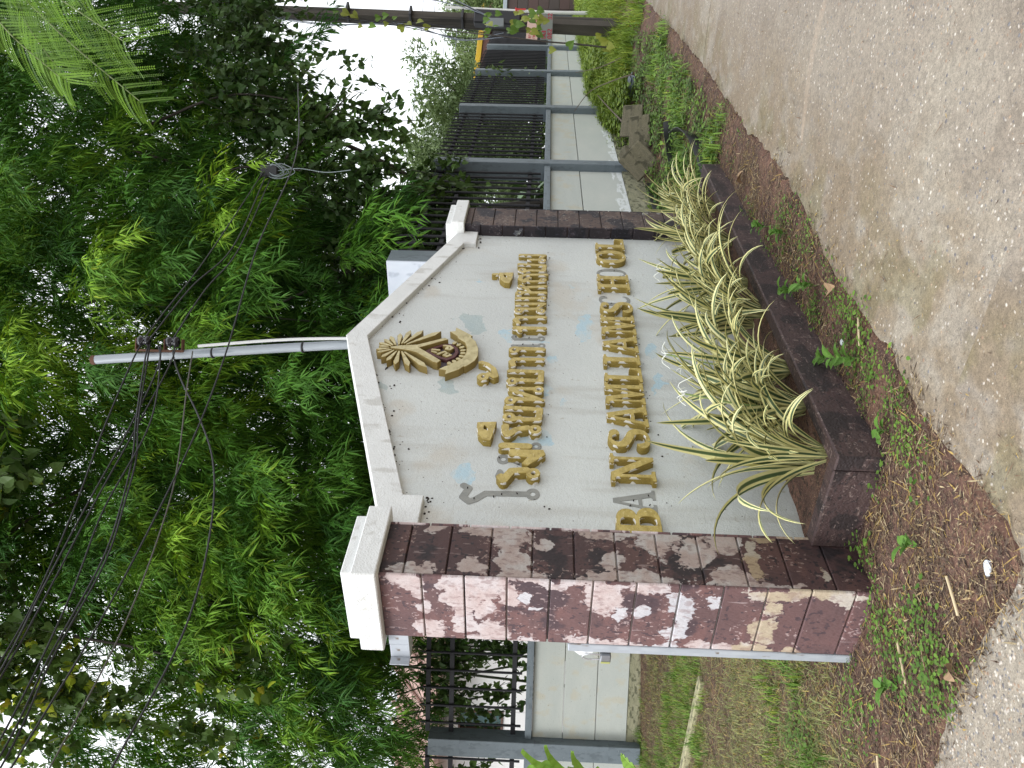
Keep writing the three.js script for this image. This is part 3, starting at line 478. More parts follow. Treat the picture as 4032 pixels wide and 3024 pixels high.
/* variegated lilies: cream margins, green middle */
const leafMat = new THREE.MeshPhysicalMaterial({ vertexColors: true, roughness: 0.48, side: THREE.DoubleSide, transmission: 0.12, thickness: 0 });
function strapLeaf(L, w, e0, droop, twist, hue) {
  const N = 16, pos = [], col = [], idx = []; let x = 0, y = 0; const st = [-1, -0.46, -0.36, 0, 0.36, 0.46, 1], cream = m3([0.62, 0.58, 0.24], [0.70, 0.66, 0.34], hue), green = m3([0.06, 0.10, 0.045], [0.10, 0.15, 0.055], hue);
  const cl = [cream, cream, green, m3(green, [0.03, 0.06, 0.03], 0.5), green, cream, cream];
  for (let i = 0; i <= N; i++) {
    const t = i / N, e = e0 - droop * Math.pow(t, 1.7), W = w * (0.5 + 0.5 * sm(0, 0.3, t)) * Math.pow(1 - Math.pow(t, 3.2), 0.75) * 0.5, tw = twist * t;
    for (let k = 0; k < 7; k++) { const q = st[k] * W, v = 0.42 * Math.abs(st[k]) * W; pos.push(x - Math.sin(e) * v + q * Math.sin(tw) * 0.3, y + Math.cos(e) * v + q * Math.sin(tw), q * Math.cos(tw)); const c = t < 0.12 ? m3([0.5, 0.52, 0.24], cl[k], t / 0.12) : cl[k]; col.push(...c); }
    x += Math.cos(e) * L / N; y += Math.sin(e) * L / N;
  }
  for (let i = 0; i < N; i++) for (let k = 0; k < 6; k++) { const a = i * 7 + k, b = a + 7; idx.push(a, b, a + 1, b, b + 1, a + 1); }
  const g = new THREE.BufferGeometry(); g.setAttribute('position', new THREE.Float32BufferAttribute(pos, 3)); g.setAttribute('color', new THREE.Float32BufferAttribute(col, 3)); g.setIndex(idx); g.computeVertexNormals(); return g;
}
{
  reseed(401);
  const V_ = []; for (let k = 0; k < 18; k++) V_.push(strapLeaf(1, rr(0.05, 0.064), rr(1.1, 1.5), rr(0.8, 2.5) * (k % 3 ? 1 : 0.35), rr(-0.7, 0.7), rnd()));
  for (let k = 0; k < 6; k++) V_.push(strapLeaf(1, rr(0.05, 0.062), rr(0.75, 1.05), rr(1.0, 2.0), rr(-0.6, 0.6), rnd()));
  const where = ['at the very end of the bed, drooping past the left pillar', 'nearest the left pillar at the open end of the bed', 'leaning out below the missing A', 'under the N of the lower lettering', 'below the first S, leaves hanging over the rim', 'beside the dark gap in the bed', 'just past the dark gap in the bed', 'below the middle of the lower lettering', 'arching over the rim under the second M', 'under the letters S and C', 'thick clump below the H', 'second from the far pillar', 'against the foot of the far pillar', 'farthest, spilling past the end of the rim'];
  const cl = [[0.5, -0.36, 11, 0.58], [0.6, -0.22, 14, 0.7], [0.88, -0.36, 17, 0.6], [1.03, -0.2, 15, 0.68], [1.2, -0.38, 14, 0.56], [1.42, -0.16, 12, 0.62], [1.86, -0.38, 17, 0.56], [2.02, -0.2, 18, 0.64], [2.36, -0.32, 19, 0.58], [2.66, -0.2, 17, 0.6], [3.0, -0.34, 19, 0.54], [3.32, -0.22, 17, 0.58], [3.7, -0.34, 17, 0.54], [3.98, -0.2, 15, 0.52]];
  const tepal = std({ color: lin(0.8, 0.82, 0.76), side: THREE.DoubleSide, roughness: 0.6 }), stalk = std({ color: lin(0.22, 0.3, 0.1), roughness: 0.6 });
  cl.forEach(([s, d, n, L], i) => {
    const b = SP(s, d, topY(s) - 0.05), T = thing('variegated_lily', 'cream striped plant ' + where[i], 'plant', b, TURN, 'striped plants in the sign bed');
    const base = rr(0, 6.28);
    for (let k = 0; k < n * 1.65; k++) {
      const m = part('leaf', pick(V_), leafMat, T), a = base + k * 2.4 + rr(-0.4, 0.4); let yaw = a; const out = 0.012 + 0.025 * (k / n), len = L * rr(0.75, 1.35);
      // stems lean to the light, away from the board
      const fx = Math.cos(yaw), fz = -Math.sin(yaw); let bz = fz; if (fz < -0.2 && rnd() < 0.8) { yaw = -yaw; bz = -fz; }
      m.position.set(fx * out, 0, bz * out); m.rotation.set(rr(-0.22, 0.22), yaw, rr(-0.2, 0.15), 'YXZ'); m.scale.setScalar(len);
    }
    if ([2, 4, 5, 8].includes(i)) {                                   // thin white spidery flower on a stalk
      const top = V(rr(-0.05, 0.1), [0, 0, 0.6, 0, 0.66, 0.52, 0, 0, 0.58][i], 0.06), F = part('flower_stalk', tube([V(0, 0, 0), V(top.x * 0.3, top.y * 0.5, 0.01), top], 0.0045, 14, 5), stalk, T);
      const g = []; for (let k = 0; k < 5; k++) { const a = k * 1.25 + rr(-0.2, 0.2), q = rr(0.06, 0.1); g.push(tube([top, V(top.x + Math.cos(a) * q * 0.5, top.y + q * 0.5 * rr(0.3, 1), top.z + Math.sin(a) * q * 0.5), V(top.x + Math.cos(a) * q, top.y - q * rr(-0.2, 0.5), top.z + Math.sin(a) * q)], 0.0019, 8, 4)); }
      part('flower', merge(g), tepal, F);
    }
  });
}
/* ---------- boundary fences ---------- */
const slateTex = dataTex(256, 512, (i, j) => { let c = m3(c3('#5f696f'), c3('#707a80'), fbm(i / 40, j / 60, 271, 4)); c = m3(c, c3('#4c5459'), 0.5 * sm(0.58, 0.75, fbm(i / 18, j / 70, 275, 4))); if (vn(i / 4, j / 4, 277) > 0.95) c = m3(c, c3('#8f979a'), 0.6); const k = 0.96 + 0.08 * h2(i, j, 278); return [c[0] * k, c[1] * k, c[2] * k]; });
const slate = std({ map: slateTex, roughness: 0.62 });
const darkIron = std({ color: lin(0.010, 0.010, 0.013), roughness: 0.7, metalness: 0 });
const precast = [0, 1, 2].map((v) => std({ roughness: 0.85, map: dataTex(512, 256, (i, j) => { let c = m3(c3('#a9aea9'), c3('#b7bab3'), fbm(i / 70, j / 70, 281 + v * 9, 4)); c = m3(c, c3('#b5ab93'), 0.45 * sm(0.54, 0.74, fbm(i / 20, j / 90, 285 + v * 9, 4))); if (vn(i / 3, j / 5, 288 + v) > 0.968) c = m3(c, c3('#67655f'), 0.7); const k = 0.97 + 0.06 * h2(i, j, 289); return [c[0] * k, c[1] * k, c[2] * k]; }) }));
const limeTex = dataTex(512, 256, (i, j) => { let c = m3(c3('#aeb3ad'), c3('#babcb5'), fbm(i / 70, j / 70, 291, 4)); const e = j / 256 + 0.5 * (fbm(i / 30, j / 20, 295, 5) - 0.5); if (e < 0.13) c = m3(c3('#d6d9d8'), c3('#c4c8c6'), vn(i / 9, j / 9, 297)); const k = 0.97 + 0.06 * h2(i, j, 299); return [c[0] * k, c[1] * k, c[2] * k]; });
const limed = std({ map: limeTex, roughness: 0.88 });
const footTex = dataTex(512, 256, (i, j) => { let c = m3(c3('#8d8a6e'), c3('#a5a188'), fbm(i / 50, j / 30, 301, 4)); c = m3(c, c3('#4b4b38'), 0.8 * sm(0.5, 0.7, fbm(i / 30, j / 14, 305, 5))); c = m3(c, c3('#6b6c58'), 0.4 * vn(i / 60, j / 4, 308)); const k = 0.94 + 0.12 * h2(i, j, 309); return [c[0] * k, c[1] * k, c[2] * k]; });
const footing = std({ map: footTex, roughness: 0.95, bumpMap: grainBump, bumpScale: 0.008 });
const uv01 = (g, x0, x1, y0, y1, w = 1, h = 1) => { const p = g.attributes.position, u = g.attributes.uv; for (let i = 0; i < p.count; i++) u.setXY(i, (p.getX(i) - x0) / (x1 - x0) * w, (p.getY(i) - y0) / (y1 - y0) * h); return g; };
const barGeo = (h) => { const c = new THREE.CylinderGeometry(0.017, 0.017, h, 6); c.translate(0, h / 2, 0); const f = new THREE.LatheGeometry([[0, 0.12], [0.006, 0.075], [0.017, 0.045], [0.006, 0.024], [0.018, 0.012], [0.013, 0]].reverse().map((p) => new THREE.Vector2(...p)), 6); f.translate(0, h, 0); return merge([c, f]); };
{
  // right: two courses of precast panels, spear topped railings, running away along the road
  const F = thing('boundary_fence', 'long grey panel fence with dark spear railings running away along the road', 'fence', FORG.clone(), FTURN);
  const bay = 3.5305, bar = barGeo(3.02 - 1.53), C0 = -bay;
  const colG = box(0, 0.2, -0.05, 3.045, -0.14, 0.12, 0.006), N = 8;
  for (let k = 0; k < N; k++) {
    const x0 = C0 + k * bay;
    if (k) { const c = part('column', colG, slate, F); c.position.x = x0 - 0.1; }
    const a = x0 + (k ? 0.1 : 0.0), b = x0 + bay - 0.1;
    part('footing', uv01(box(a - 0.1, b + 0.1, -0.3, 0.395, -0.09, 0.03 + 0.0003 * k, 0.004), a, b, -0.3, 0.4, 3, 1), footing, F);
    part('wall_panel', uv01(box(a, b, 0.4, 0.983, -0.05, 0.015, 0.005), a, b, 0.4, 0.983), limed, F);
    part('wall_panel', uv01(box(a, b, 0.993, 1.396, -0.05, 0.02, 0.005), a, b, 0.993, 1.396), precast[k % 3], F);
    part('coping_beam', box(a, b, 1.398, 1.482, -0.09, 0.085, 0.006), slate, F);
    for (const y of [1.68, 2.61, 2.92]) part('rail', box(a, b, y - 0.026, y + 0.026, -0.03, -0.006, 0.003), darkIron, F);
    const n = 15; for (let q = 0; q < n; q++) { const m = part('bar', bar, darkIron, F); m.position.set(mix(a, b, (q + 0.6) / (n + 0.2)), 1.53, -0.001 + 0.01); }
  }
  // gate pier at the near end, its flank rendered white
  const plaster = std({ map: dataTex(256, 512, (i, j) => { let c = m3(c3('#b4bcc8'), c3('#c9ced6'), fbm(i / 30, j / 90, 311, 4)); c = m3(c, c3('#8f97a3'), 0.5 * sm(0.6, 0.8, fbm(i / 20, j / 60, 315, 4))); return c; }), roughness: 0.85 });
  part('gate_pier', box(C0 - 0.19, C0 + 0.085, -0.2, 3.05, -0.3, 0.13, 0.006), slate, F);
  part('pier_flank', box(C0 - 0.215, C0 - 0.1905, -0.2, 3.052, -0.46, 0.128, 0.004), plaster, F);
}
{
  // left: three courses behind the yard
  const F = thing('boundary_fence', 'grey panel fence with square slate posts and dark railings behind the grass at left', 'fence', V(-4.9, 0, -10.62), -0.13);
  const bar = barGeo(2.84 - 1.56), colG = box(-0.12, 0.12, -0.05, 2.80, -0.12, 0.18, 0.006), bay = 3.3;
  for (let k = -1; k < 2; k++) {
    const a = k * bay + 0.12, b = (k + 1) * bay - 0.12;
    const c = part('column', colG, slate, F); c.position.x = k * bay;
    part('footing', uv01(box(a - 0.12, b + 0.12, -0.4, 0.125, -0.1, 0.04, 0.004), a, b, -0.4, 0.125, 3, 1), footing, F);
    part('wall_panel', uv01(box(a, b, 0.13, 0.545, -0.05, 0.03, 0.005), a, b, 0.05, 0.545), precast[0], F);
    part('wall_panel', uv01(box(a, b, 0.553, 0.985, -0.05, 0.035, 0.005), a, b, 0.553, 0.985), precast[2], F);
    part('wall_panel', uv01(box(a, b, 0.993, 1.405, -0.05, 0.03, 0.005), a, b, 0.993, 1.405), precast[1], F);
    part('coping_beam', box(a, b, 1.408, 1.50, -0.09, 0.09, 0.006), slate, F);
    for (const y of [1.665, 2.51, 2.83]) part('rail', box(a, b, y - 0.032, y + 0.032, -0.03, -0.004, 0.003), darkIron, F);
    for (let q = 0; q < 12; q++) { const m = part('bar', bar, darkIron, F); m.position.set(mix(a, b, (q + 0.55) / 12.1), 1.56, 0.01); }
  }
}
/* steel stop of the sliding gate, tucked behind the near pillar, and its padlock */
{
  const galv = std({ map: dataTex(256, 256, (i, j) => { let c = m3(c3('#a3a9b1'), c3('#b9bec4'), fbm(i / 40, j / 14, 321, 4)); c = m3(c, c3('#6f6258'), 0.8 * sm(0.68, 0.8, fbm(i / 20, j / 20, 325, 4))); return c; }), roughness: 0.5, metalness: 0.3 });
  const G = thing('gate_post', 'pale steel gate stop post standing close behind the near maroon pillar', 'gate post', SP(0, PD, 0), TURN);
  part('post', box(0.0, 0.075, -0.1, 1.31, -0.058, -0.006, 0.004), galv, G);
  const hs = new THREE.Shape(); hs.moveTo(0, 0); hs.lineTo(0.03, 0.01); hs.lineTo(0.05, 0.04); hs.lineTo(0.05, 0.07); hs.lineTo(0.02, 0.1); hs.lineTo(0, 0.13); const hole = new THREE.Path(); hole.absarc(0.03, 0.055, 0.01, 0, 6.283, true); hs.holes.push(hole);
  const hg = new THREE.ExtrudeGeometry(hs, { depth: 0.008, bevelEnabled: false }); hg.rotateY(Math.PI / 2); hg.rotateX(0); hg.rotateY(0);
  const m = part('hasp', hg, std({ color: lin(0.75, 0.76, 0.78), roughness: 0.4 }), G); m.position.set(0.02, 1.18, -0.0585); m.rotation.y = 0;
  const L = thing('padlock', 'brass edged steel padlock hanging from the white hasp of the gate post', 'padlock', SP(-0.0, PD + 0.09, 1.135), TURN);
  part('body', box(-0.016, 0.024, -0.03, 0.02, -0.025, 0.025, 0.005), std({ color: lin(0.3, 0.31, 0.33), roughness: 0.35, metalness: 0.7 }), L);
  part('face_plate', box(-0.0185, -0.0162, -0.027, 0.017, -0.024, -0.012, 0.0005), std({ color: lin(0.35, 0.36, 0.12), roughness: 0.5 }), L);
  part('shackle', tube([V(0, 0.015, -0.017), V(0, 0.085, -0.017), V(0, 0.105, 0), V(0, 0.085, 0.017), V(0, 0.015, 0.017)], 0.0035, 24, 7), std({ color: lin(0.6, 0.6, 0.62), roughness: 0.25, metalness: 0.8 }), L);
  // folded sheet bracket under the cap of the near pillar
  const B = thing('metal_bracket', 'folded galvanised sheet bracket sticking out under the cap of the near pillar', 'bracket', SP(0, PD, 2.165), TURN);
  part('plate', merge([box(0.01, 0.09, -0.1, -0.004, -0.075, -0.001, 0.002), box(-0.035, 0.0095, -0.1, -0.006, -0.17, -0.165, 0.001), box(0.01, 0.085, -0.1, -0.006, -0.17, -0.0755, 0.002)]), galv, B);
}
/* ---------- bamboo, vines, trees ---------- */
const dummy = new THREE.Object3D();
const leafStd = (o) => new THREE.MeshPhysicalMaterial({ side: THREE.DoubleSide, roughness: 0.5, transmission: 0.18, thickness: 0, vertexColors: true, ...o });
function leafTris(L, w, pos, col, at, dir, up, c, fold = 0.25) {     // a lance shaped leaf, folded along its rib
  const side = dir.clone().cross(up).normalize(), n = side.clone().cross(dir).normalize();
  const P = (t, s, h) => at.clone().addScaledVector(dir, t * L).addScaledVector(side, s * w).addScaledVector(n, h * w - 0.18 * L * t * t);
  const b = P(0, 0, 0), l = P(0.38, -0.5, fold), m = P(0.42, 0, 0), r = P(0.38, 0.5, fold), e = P(1, 0, 0);
  for (const q of [b, l, m, b, m, r, l, e, m, m, e, r]) { pos.push(q.x, q.y, q.z); col.push(...c); }
}
function bambooSpray(n, len) {                                       // drooping twig along +x with fans of leaves
  const pos = [], col = [];
  for (let k = 0; k < n; k++) {
    const t = k / (n - 1), x = len * t, y = -0.32 * len * t * t, z = rr(-0.04, 0.04), m = 2 + Math.floor(rr(0, 3.4));
    for (let q = 0; q < m; q++) {
      const a = rr(-1.25, 1.25), dp = rr(-0.75, 0.25), d = V(Math.cos(a) * Math.cos(dp), Math.sin(dp) - 0.12, Math.sin(a) * Math.cos(dp)).normalize(), v = rr(0.75, 1.2), y2 = rnd() < 0.12 ? 1.35 : 1;
      leafTris(rr(0.13, 0.235), rr(0.016, 0.024), pos, col, V(x, y, z), d, V(rr(-0.4, 0.4), 1, rr(-0.4, 0.4)).normalize(), [v * y2, v, v * rr(0.6, 1)]);
    }
  }
  const g = new THREE.BufferGeometry(); g.setAttribute('position', new THREE.Float32BufferAttribute(pos, 3)); g.setAttribute('color', new THREE.Float32BufferAttribute(col, 3)); g.computeVertexNormals(); return g;
}
function heartLeaf(R, pos, col, at, dir, up, c) {
  const side = dir.clone().cross(up).normalize(), n = side.clone().cross(dir).normalize();
  const out = [[0, 0], [-0.14, 0.22], [-0.08, 0.42], [0.12, 0.52], [0.36, 0.48], [0.62, 0.31], [0.84, 0.12], [1, 0]], P = (a, s) => at.clone().addScaledVector(dir, a[0] * R).addScaledVector(side, s * a[1] * R).addScaledVector(n, 0.22 * a[1] * R - 0.2 * R * a[0] * a[0]);
  const ctr = P([0.35, 0], 1);
  for (const s of [-1, 1]) for (let i = 0; i < out.length - 1; i++) { const a = P(out[i], s), b = P(out[i + 1], s); for (const q of s > 0 ? [ctr, a, b] : [ctr, b, a]) { pos.push(q.x, q.y, q.z); col.push(...c); } }
}
function vineSpray(n, len, sz, brown = 0) {                          // hanging runner with heart shaped leaves, along -y
  const pos = [], col = [];
  for (let k = 0; k < n; k++) { const t = (k + rnd()) / n, a = rr(0, 6.28), dp = rr(-1.2, -0.2), d = V(Math.cos(a) * Math.cos(dp), Math.sin(dp), Math.sin(a) * Math.cos(dp)), v = rr(0.75, 1.2); let c = [v, v, v * 0.9]; if (rnd() < brown) c = pick([[4.2, 2.2, 1.1], [5, 3.4, 1.4], [3.2, 1.5, 1.2], [3.2, 2.4, 0.9]]); 
    heartLeaf(sz * rr(0.7, 1.25), pos, col, V(rr(-0.1, 0.1) * len, -len * t, rr(-0.1, 0.1) * len), d, V(rr(-0.5, 0.5), 1, rr(-0.5, 0.5)).normalize(), c); }
  const st = taperStem(len); for (let i = 0; i < st.length; i += 3) { pos.push(st[i], st[i + 1], st[i + 2]); col.push(0.5, 0.35, 0.4); }
  const g = new THREE.BufferGeometry(); g.setAttribute('position', new THREE.Float32BufferAttribute(pos, 3)); g.setAttribute('color', new THREE.Float32BufferAttribute(col, 3)); g.computeVertexNormals(); return g;
}
const taperStem = (len) => { const g = new THREE.CylinderGeometry(0.003, 0.004, len, 4, 1, true).toNonIndexed(); g.translate(0, -len / 2, 0); return Array.from(g.attributes.position.array); };
function scatter(geo, mat, list, parent, name = 'foliage') {         // list: [pos, quat/euler, scale, colour]
  const m = new THREE.InstancedMesh(geo, mat, list.length); m.name = name; m.castShadow = m.receiveShadow = true; m.userData.kind = 'stuff';
  list.forEach(([p, e, s, c], i) => { dummy.position.copy(p); dummy.rotation.set(...e); dummy.scale.setScalar(s); dummy.updateMatrix(); m.setMatrixAt(i, dummy.matrix); m.setColorAt(i, c); });
  parent.add(m); return m;
}
reseed(505);
const SPR = [bambooSpray(7, 0.34), bambooSpray(9, 0.42), bambooSpray(6, 0.28)], bambooMat = leafStd({ roughness: 0.55, specularIntensity: 0.35 });
const VINE = [vineSpray(14, 0.6, 0.09), vineSpray(11, 0.5, 0.1), vineSpray(16, 0.7, 0.08)], VINEB = [vineSpray(13, 0.55, 0.1, 0.1), vineSpray(10, 0.45, 0.1, 0.28)];
const culmMat = std({ color: lin(0.05, 0.07, 0.03), roughness: 0.55 }), barkMat = std({ color: lin(0.05, 0.042, 0.034), roughness: 0.9 });
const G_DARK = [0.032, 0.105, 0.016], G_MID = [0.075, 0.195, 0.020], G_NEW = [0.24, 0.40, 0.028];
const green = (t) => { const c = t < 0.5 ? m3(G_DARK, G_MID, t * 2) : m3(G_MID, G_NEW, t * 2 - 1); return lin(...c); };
// a grove: arching culms, each carrying plumes of foliage; plumes are [x, y, z, reach, number of sprays, newness with painted shade]
function bamboo(label, foot, blobs, back) {
  const T = thing('bamboo_clump', label, 'bamboo', V(0, 0, 0), 0, undefined), lists = [[], [], []];
  T.position.copy(foot);
  const loc = (v) => v.clone().sub(foot);
  for (const [X, Y, Z, R, RY, n, newnessShade] of blobs) {
    const tip = V(X, Y, Z), pa = [V(foot.x + rr(-0.5, 0.5), foot.y, foot.z + rr(-0.4, 0.4))], q = tip.clone(); pa.push(V(mix(pa[0].x, q.x, 0.3), mix(foot.y, q.y, 0.55), mix(pa[0].z, q.z, 0.3)), V(mix(pa[0].x, q.x, 0.75), q.y * 0.93, mix(pa[0].z, q.z, 0.75)), q);
    part('culm', taper(pa.map(loc), 0.024, 0.006, 16, 5), culmMat, T);
    for (let k = 0; k < n; k++) {                                    // plumes inside the blob
      let u; do { u = V(rr(-1, 1), rr(-1, 1), rr(-1, 1)); } while (u.length() > 1);
      const c = V(X + u.x * R, Y + u.y * RY, Z + u.z * R * 0.75), a0 = Math.atan2(c.z - Z, c.x - X) + rr(-0.8, 0.8), L = rr(0.5, 1.05), fresh = clamp(newnessShade * 0.75 + 0.04 + rr(-0.32, 0.4));  // low newness also darkens leaf colour in place of grove shade
      const m = 16 + Math.floor(rr(0, 12));
      for (let j = 0; j < m; j++) {
        const t = j / m, p = V(c.x + Math.cos(a0) * L * t + rr(-0.16, 0.16), c.y - 0.75 * L * t * t + rr(-0.16, 0.16), c.z + Math.sin(a0) * L * t + rr(-0.16, 0.16));
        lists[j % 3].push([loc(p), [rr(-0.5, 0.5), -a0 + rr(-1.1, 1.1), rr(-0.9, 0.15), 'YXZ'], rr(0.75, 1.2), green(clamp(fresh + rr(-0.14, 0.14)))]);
      }
    }
  }
  for (const [X, Y, Z, RX, RY, RZ, n] of back) for (let k = 0; k < n; k++) {   // dense shaded inside, plus an unseen spray roof added to block skylight
    let u; do { u = V(rr(-1, 1), rr(-1, 1), rr(-1, 1)); } while (u.length() > 1);
    lists[k % 3].push([loc(V(X + u.x * RX, Y + u.y * RY, Z + u.z * RZ)), [rr(-0.6, 0.6), rr(0, 6.28), rr(-0.9, 0.3), 'YXZ'], rr(0.9, 1.5), green(rr(0, 0.75))]);
  }
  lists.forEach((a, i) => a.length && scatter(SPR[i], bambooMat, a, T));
  return T;
}
// X, Y, Z, R, RY, plumes, newness, its low values painting grove shade into the leaves
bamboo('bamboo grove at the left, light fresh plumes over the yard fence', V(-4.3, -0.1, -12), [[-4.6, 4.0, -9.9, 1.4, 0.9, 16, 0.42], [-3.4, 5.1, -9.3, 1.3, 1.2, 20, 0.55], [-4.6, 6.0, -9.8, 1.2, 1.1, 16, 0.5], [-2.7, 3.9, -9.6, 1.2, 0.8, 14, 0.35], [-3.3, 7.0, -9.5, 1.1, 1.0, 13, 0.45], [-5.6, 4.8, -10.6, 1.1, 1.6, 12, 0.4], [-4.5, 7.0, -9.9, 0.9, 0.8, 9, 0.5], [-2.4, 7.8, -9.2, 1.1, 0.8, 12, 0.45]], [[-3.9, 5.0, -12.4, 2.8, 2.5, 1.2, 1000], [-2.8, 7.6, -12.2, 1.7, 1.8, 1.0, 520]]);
bamboo('bamboo grove left of the metal pole, deep green with hanging plumes', V(-1.6, 0, -11.6), [[-1.6, 4.3, -9.0, 1.3, 0.9, 18, 0.42], [-2.2, 5.6, -8.8, 1.1, 1.0, 18, 0.55], [-0.9, 5.3, -8.9, 1.2, 1.1, 18, 0.45], [-1.7, 7.3, -9.2, 1.4, 1.1, 16, 0.3], [-0.5, 3.8, -9.4, 1.2, 0.8, 14, 0.3], [-0.8, 8.1, -8.6, 1.3, 0.8, 12, 0.4]], [[-1.6, 6.2, -12.2, 2.5, 3.4, 1.2, 1300], [-1.8, 10.2, -10.5, 3.0, 1.0, 2.2, 800]]);  // last back entry: unseen sprays added overhead to cut skylight
bamboo('bamboo grove behind the metal pole, bright yellow green tips at its top', V(0.7, 0, -11.4), [[0.5, 5.6, -8.6, 1.2, 1.0, 20, 0.6], [0.9, 7.0, -8.4, 1.2, 0.9, 18, 0.72], [0.2, 7.9, -8.4, 1.2, 0.8, 14, 0.6], [0.6, 4.2, -9.2, 1.3, 0.9, 15, 0.2], [1.6, 5.3, -9.4, 1.1, 1.1, 13, 0.18]], [[0.7, 6.0, -12.2, 2.4, 3.4, 1.2, 1500], [1.1, 4.6, -11.6, 1.8, 1.5, 0.9, 520], [0, 9.2, -10, 2.6, 0.9, 0.9, 480], [1.2, 10.4, -10.6, 3.0, 1.0, 2.2, 800]]);  // its last back entry is another added leaf roof, out of view
bamboo('bamboo grove at the right, shade painted into its leaves, thinning out against the sky', V(2.9, 0.2, -13), [[2.2, 6.6, -9.2, 1.2, 1.2, 14, 0.16], [3.2, 7.6, -9.2, 1.2, 1.0, 13, 0.1], [2.6, 5.2, -10.0, 1.1, 0.7, 8, 0.12], [4.4, 7.4, -10, 1.2, 1.1, 12, 0.08], [1.9, 8.2, -8.6, 1.1, 0.8, 12, 0.3]], [[2.8, 7.0, -12, 2.5, 2.4, 1.2, 1300], [4.9, 7.6, -12, 1.6, 2.1, 1.0, 620], [2.6, 9.3, -10.2, 3.0, 0.9, 0.9, 520], [4.0, 10.4, -11, 3.0, 1.0, 2.2, 800]]);  // leaf colour carries painted shade; last entry adds an unseen roof of leaves

/* broad leaved creepers */
function vine(name, label, cat, foot, list, geos, mat, stems) {
  const T = thing(name, label, cat, foot), L = geos.map(() => []);
  for (const [X, Y, Z, RX, RY, RZ, n, f] of list) for (let k = 0; k < n; k++) { let u; do { u = V(rr(-1, 1), rr(-1, 1), rr(-1, 1)); } while (u.length() > 1); L[k % geos.length].push([V(X + u.x * RX, Y + u.y * RY, Z + u.z * RZ).sub(foot), [rr(-0.5, 0.5), rr(0, 6.28), rr(-0.5, 0.5), 'YXZ'], rr(0.75, 1.2), lin(...m3([0.035, 0.075, 0.018], [0.12, 0.2, 0.045], clamp(f + rr(-0.3, 0.3)))) ]); }
  for (const s of stems) part('stem', taper(s.map((p) => p.clone().sub(foot)), 0.02, 0.006, 18, 5, 0.3), barkMat, T);
  L.forEach((a, i) => a.length && scatter(geos[i], mat, a, T)); return T;
}
const vineMat = leafStd({ roughness: 0.5, transmission: 0.3, specularIntensity: 0.4 });
vine('climbing_vine', 'creeper with grey green and rusty heart shaped leaves over the top of the left grove', 'vine', V(-2.4, 7.4, -8.2), [[-2.3, 8.0, -8.0, 1.2, 0.7, 0.5, 70, 0.5], [-3.3, 7.3, -8.3, 0.9, 0.9, 0.5, 60, 0.55], [-1.2, 7.6, -7.9, 0.9, 0.6, 0.4, 36, 0.4], [-3.9, 6.5, -8.6, 0.4, 0.7, 0.4, 16, 0.6], [-4.2, 7.4, -8.6, 0.5, 0.5, 0.4, 10, 0.6], [-1.4, 8.3, -8.0, 1.6, 0.5, 0.4, 50, 0.5], [-3.4, 8.2, -8.6, 0.8, 0.5, 0.4, 26, 0.6]], VINEB, vineMat, [[V(-1.2, 6.5, -9), V(-2, 7.4, -8.4), V(-3.2, 7.6, -8.2), V(-4.1, 7.3, -8.5)], [V(-2.3, 7.4, -8.4), V(-2.8, 8.3, -8.1), V(-3.4, 8.6, -8)]]);
vine('climbing_vine', 'creeper hanging in the middle of the left grove with a few orange leaves', 'vine', V(-3.1, 5.6, -8.5), [[-3.2, 5.3, -8.4, 0.3, 0.9, 0.25, 16, 0.7], [-4.1, 5.0, -8.8, 0.35, 0.7, 0.3, 10, 0.6]], VINEB, vineMat, [[V(-3, 6.6, -8.6), V(-3.1, 5.6, -8.5), V(-3.3, 4.6, -8.4)]]);
vine('climbing_vine', 'dark creeper seen against the white sky beside the utility pole', 'vine', V(3.4, 5.2, -9.6), [[3.5, 5.2, -9.6, 0.75, 0.75, 0.4, 46, 0.12], [2.7, 4.3, -9.4, 0.6, 0.8, 0.4, 44, 0.12], [4.4, 5.7, -10, 0.8, 0.8, 0.4, 44, 0.1], [5.3, 6.0, -10.6, 0.7, 0.7, 0.4, 26, 0.1], [3.2, 4.2, -9.5, 0.35, 0.5, 0.3, 9, 0.2], [2.2, 3.7, -9.2, 0.5, 0.5, 0.3, 22, 0.15], [4.3, 5.0, -10, 0.6, 0.6, 0.3, 9, 0.15], [3.9, 4.4, -9.8, 0.5, 0.4, 0.3, 6, 0.3], [3.0, 3.75, -9.6, 0.3, 0.25, 0.2, 4, 0.4]], VINE, vineMat, [[V(2.2, 6.4, -10), V(2.6, 5.4, -9.7), V(2.5, 4.3, -9.4), V(2.3, 3.4, -9.3)], [V(3.2, 6.6, -9.9), V(3.5, 5.4, -9.6), V(3.3, 4.0, -9.5)], [V(2.5, 4.9, -9.6), V(3.0, 4.4, -9.5), V(3.5, 3.9, -9.5)]]);
vine('climbing_vine', 'leafy creeper growing along the first bay of the right fence behind the gate pier', 'vine', V(1.9, 3.2, -9.9), [[1.75, 3.4, -9.6, 0.55, 0.6, 0.4, 60, 0.22], [2.3, 3.2, -10.2, 0.45, 0.45, 0.3, 30, 0.35], [2.9, 3.15, -11.0, 0.4, 0.3, 0.3, 16, 0.4], [1.2, 3.7, -9.4, 0.7, 0.6, 0.4, 40, 0.15]], VINE, vineMat, [[V(1.6, 0.4, -9.9), V(1.8, 2, -9.9), V(1.9, 3.4, -9.8)]]);
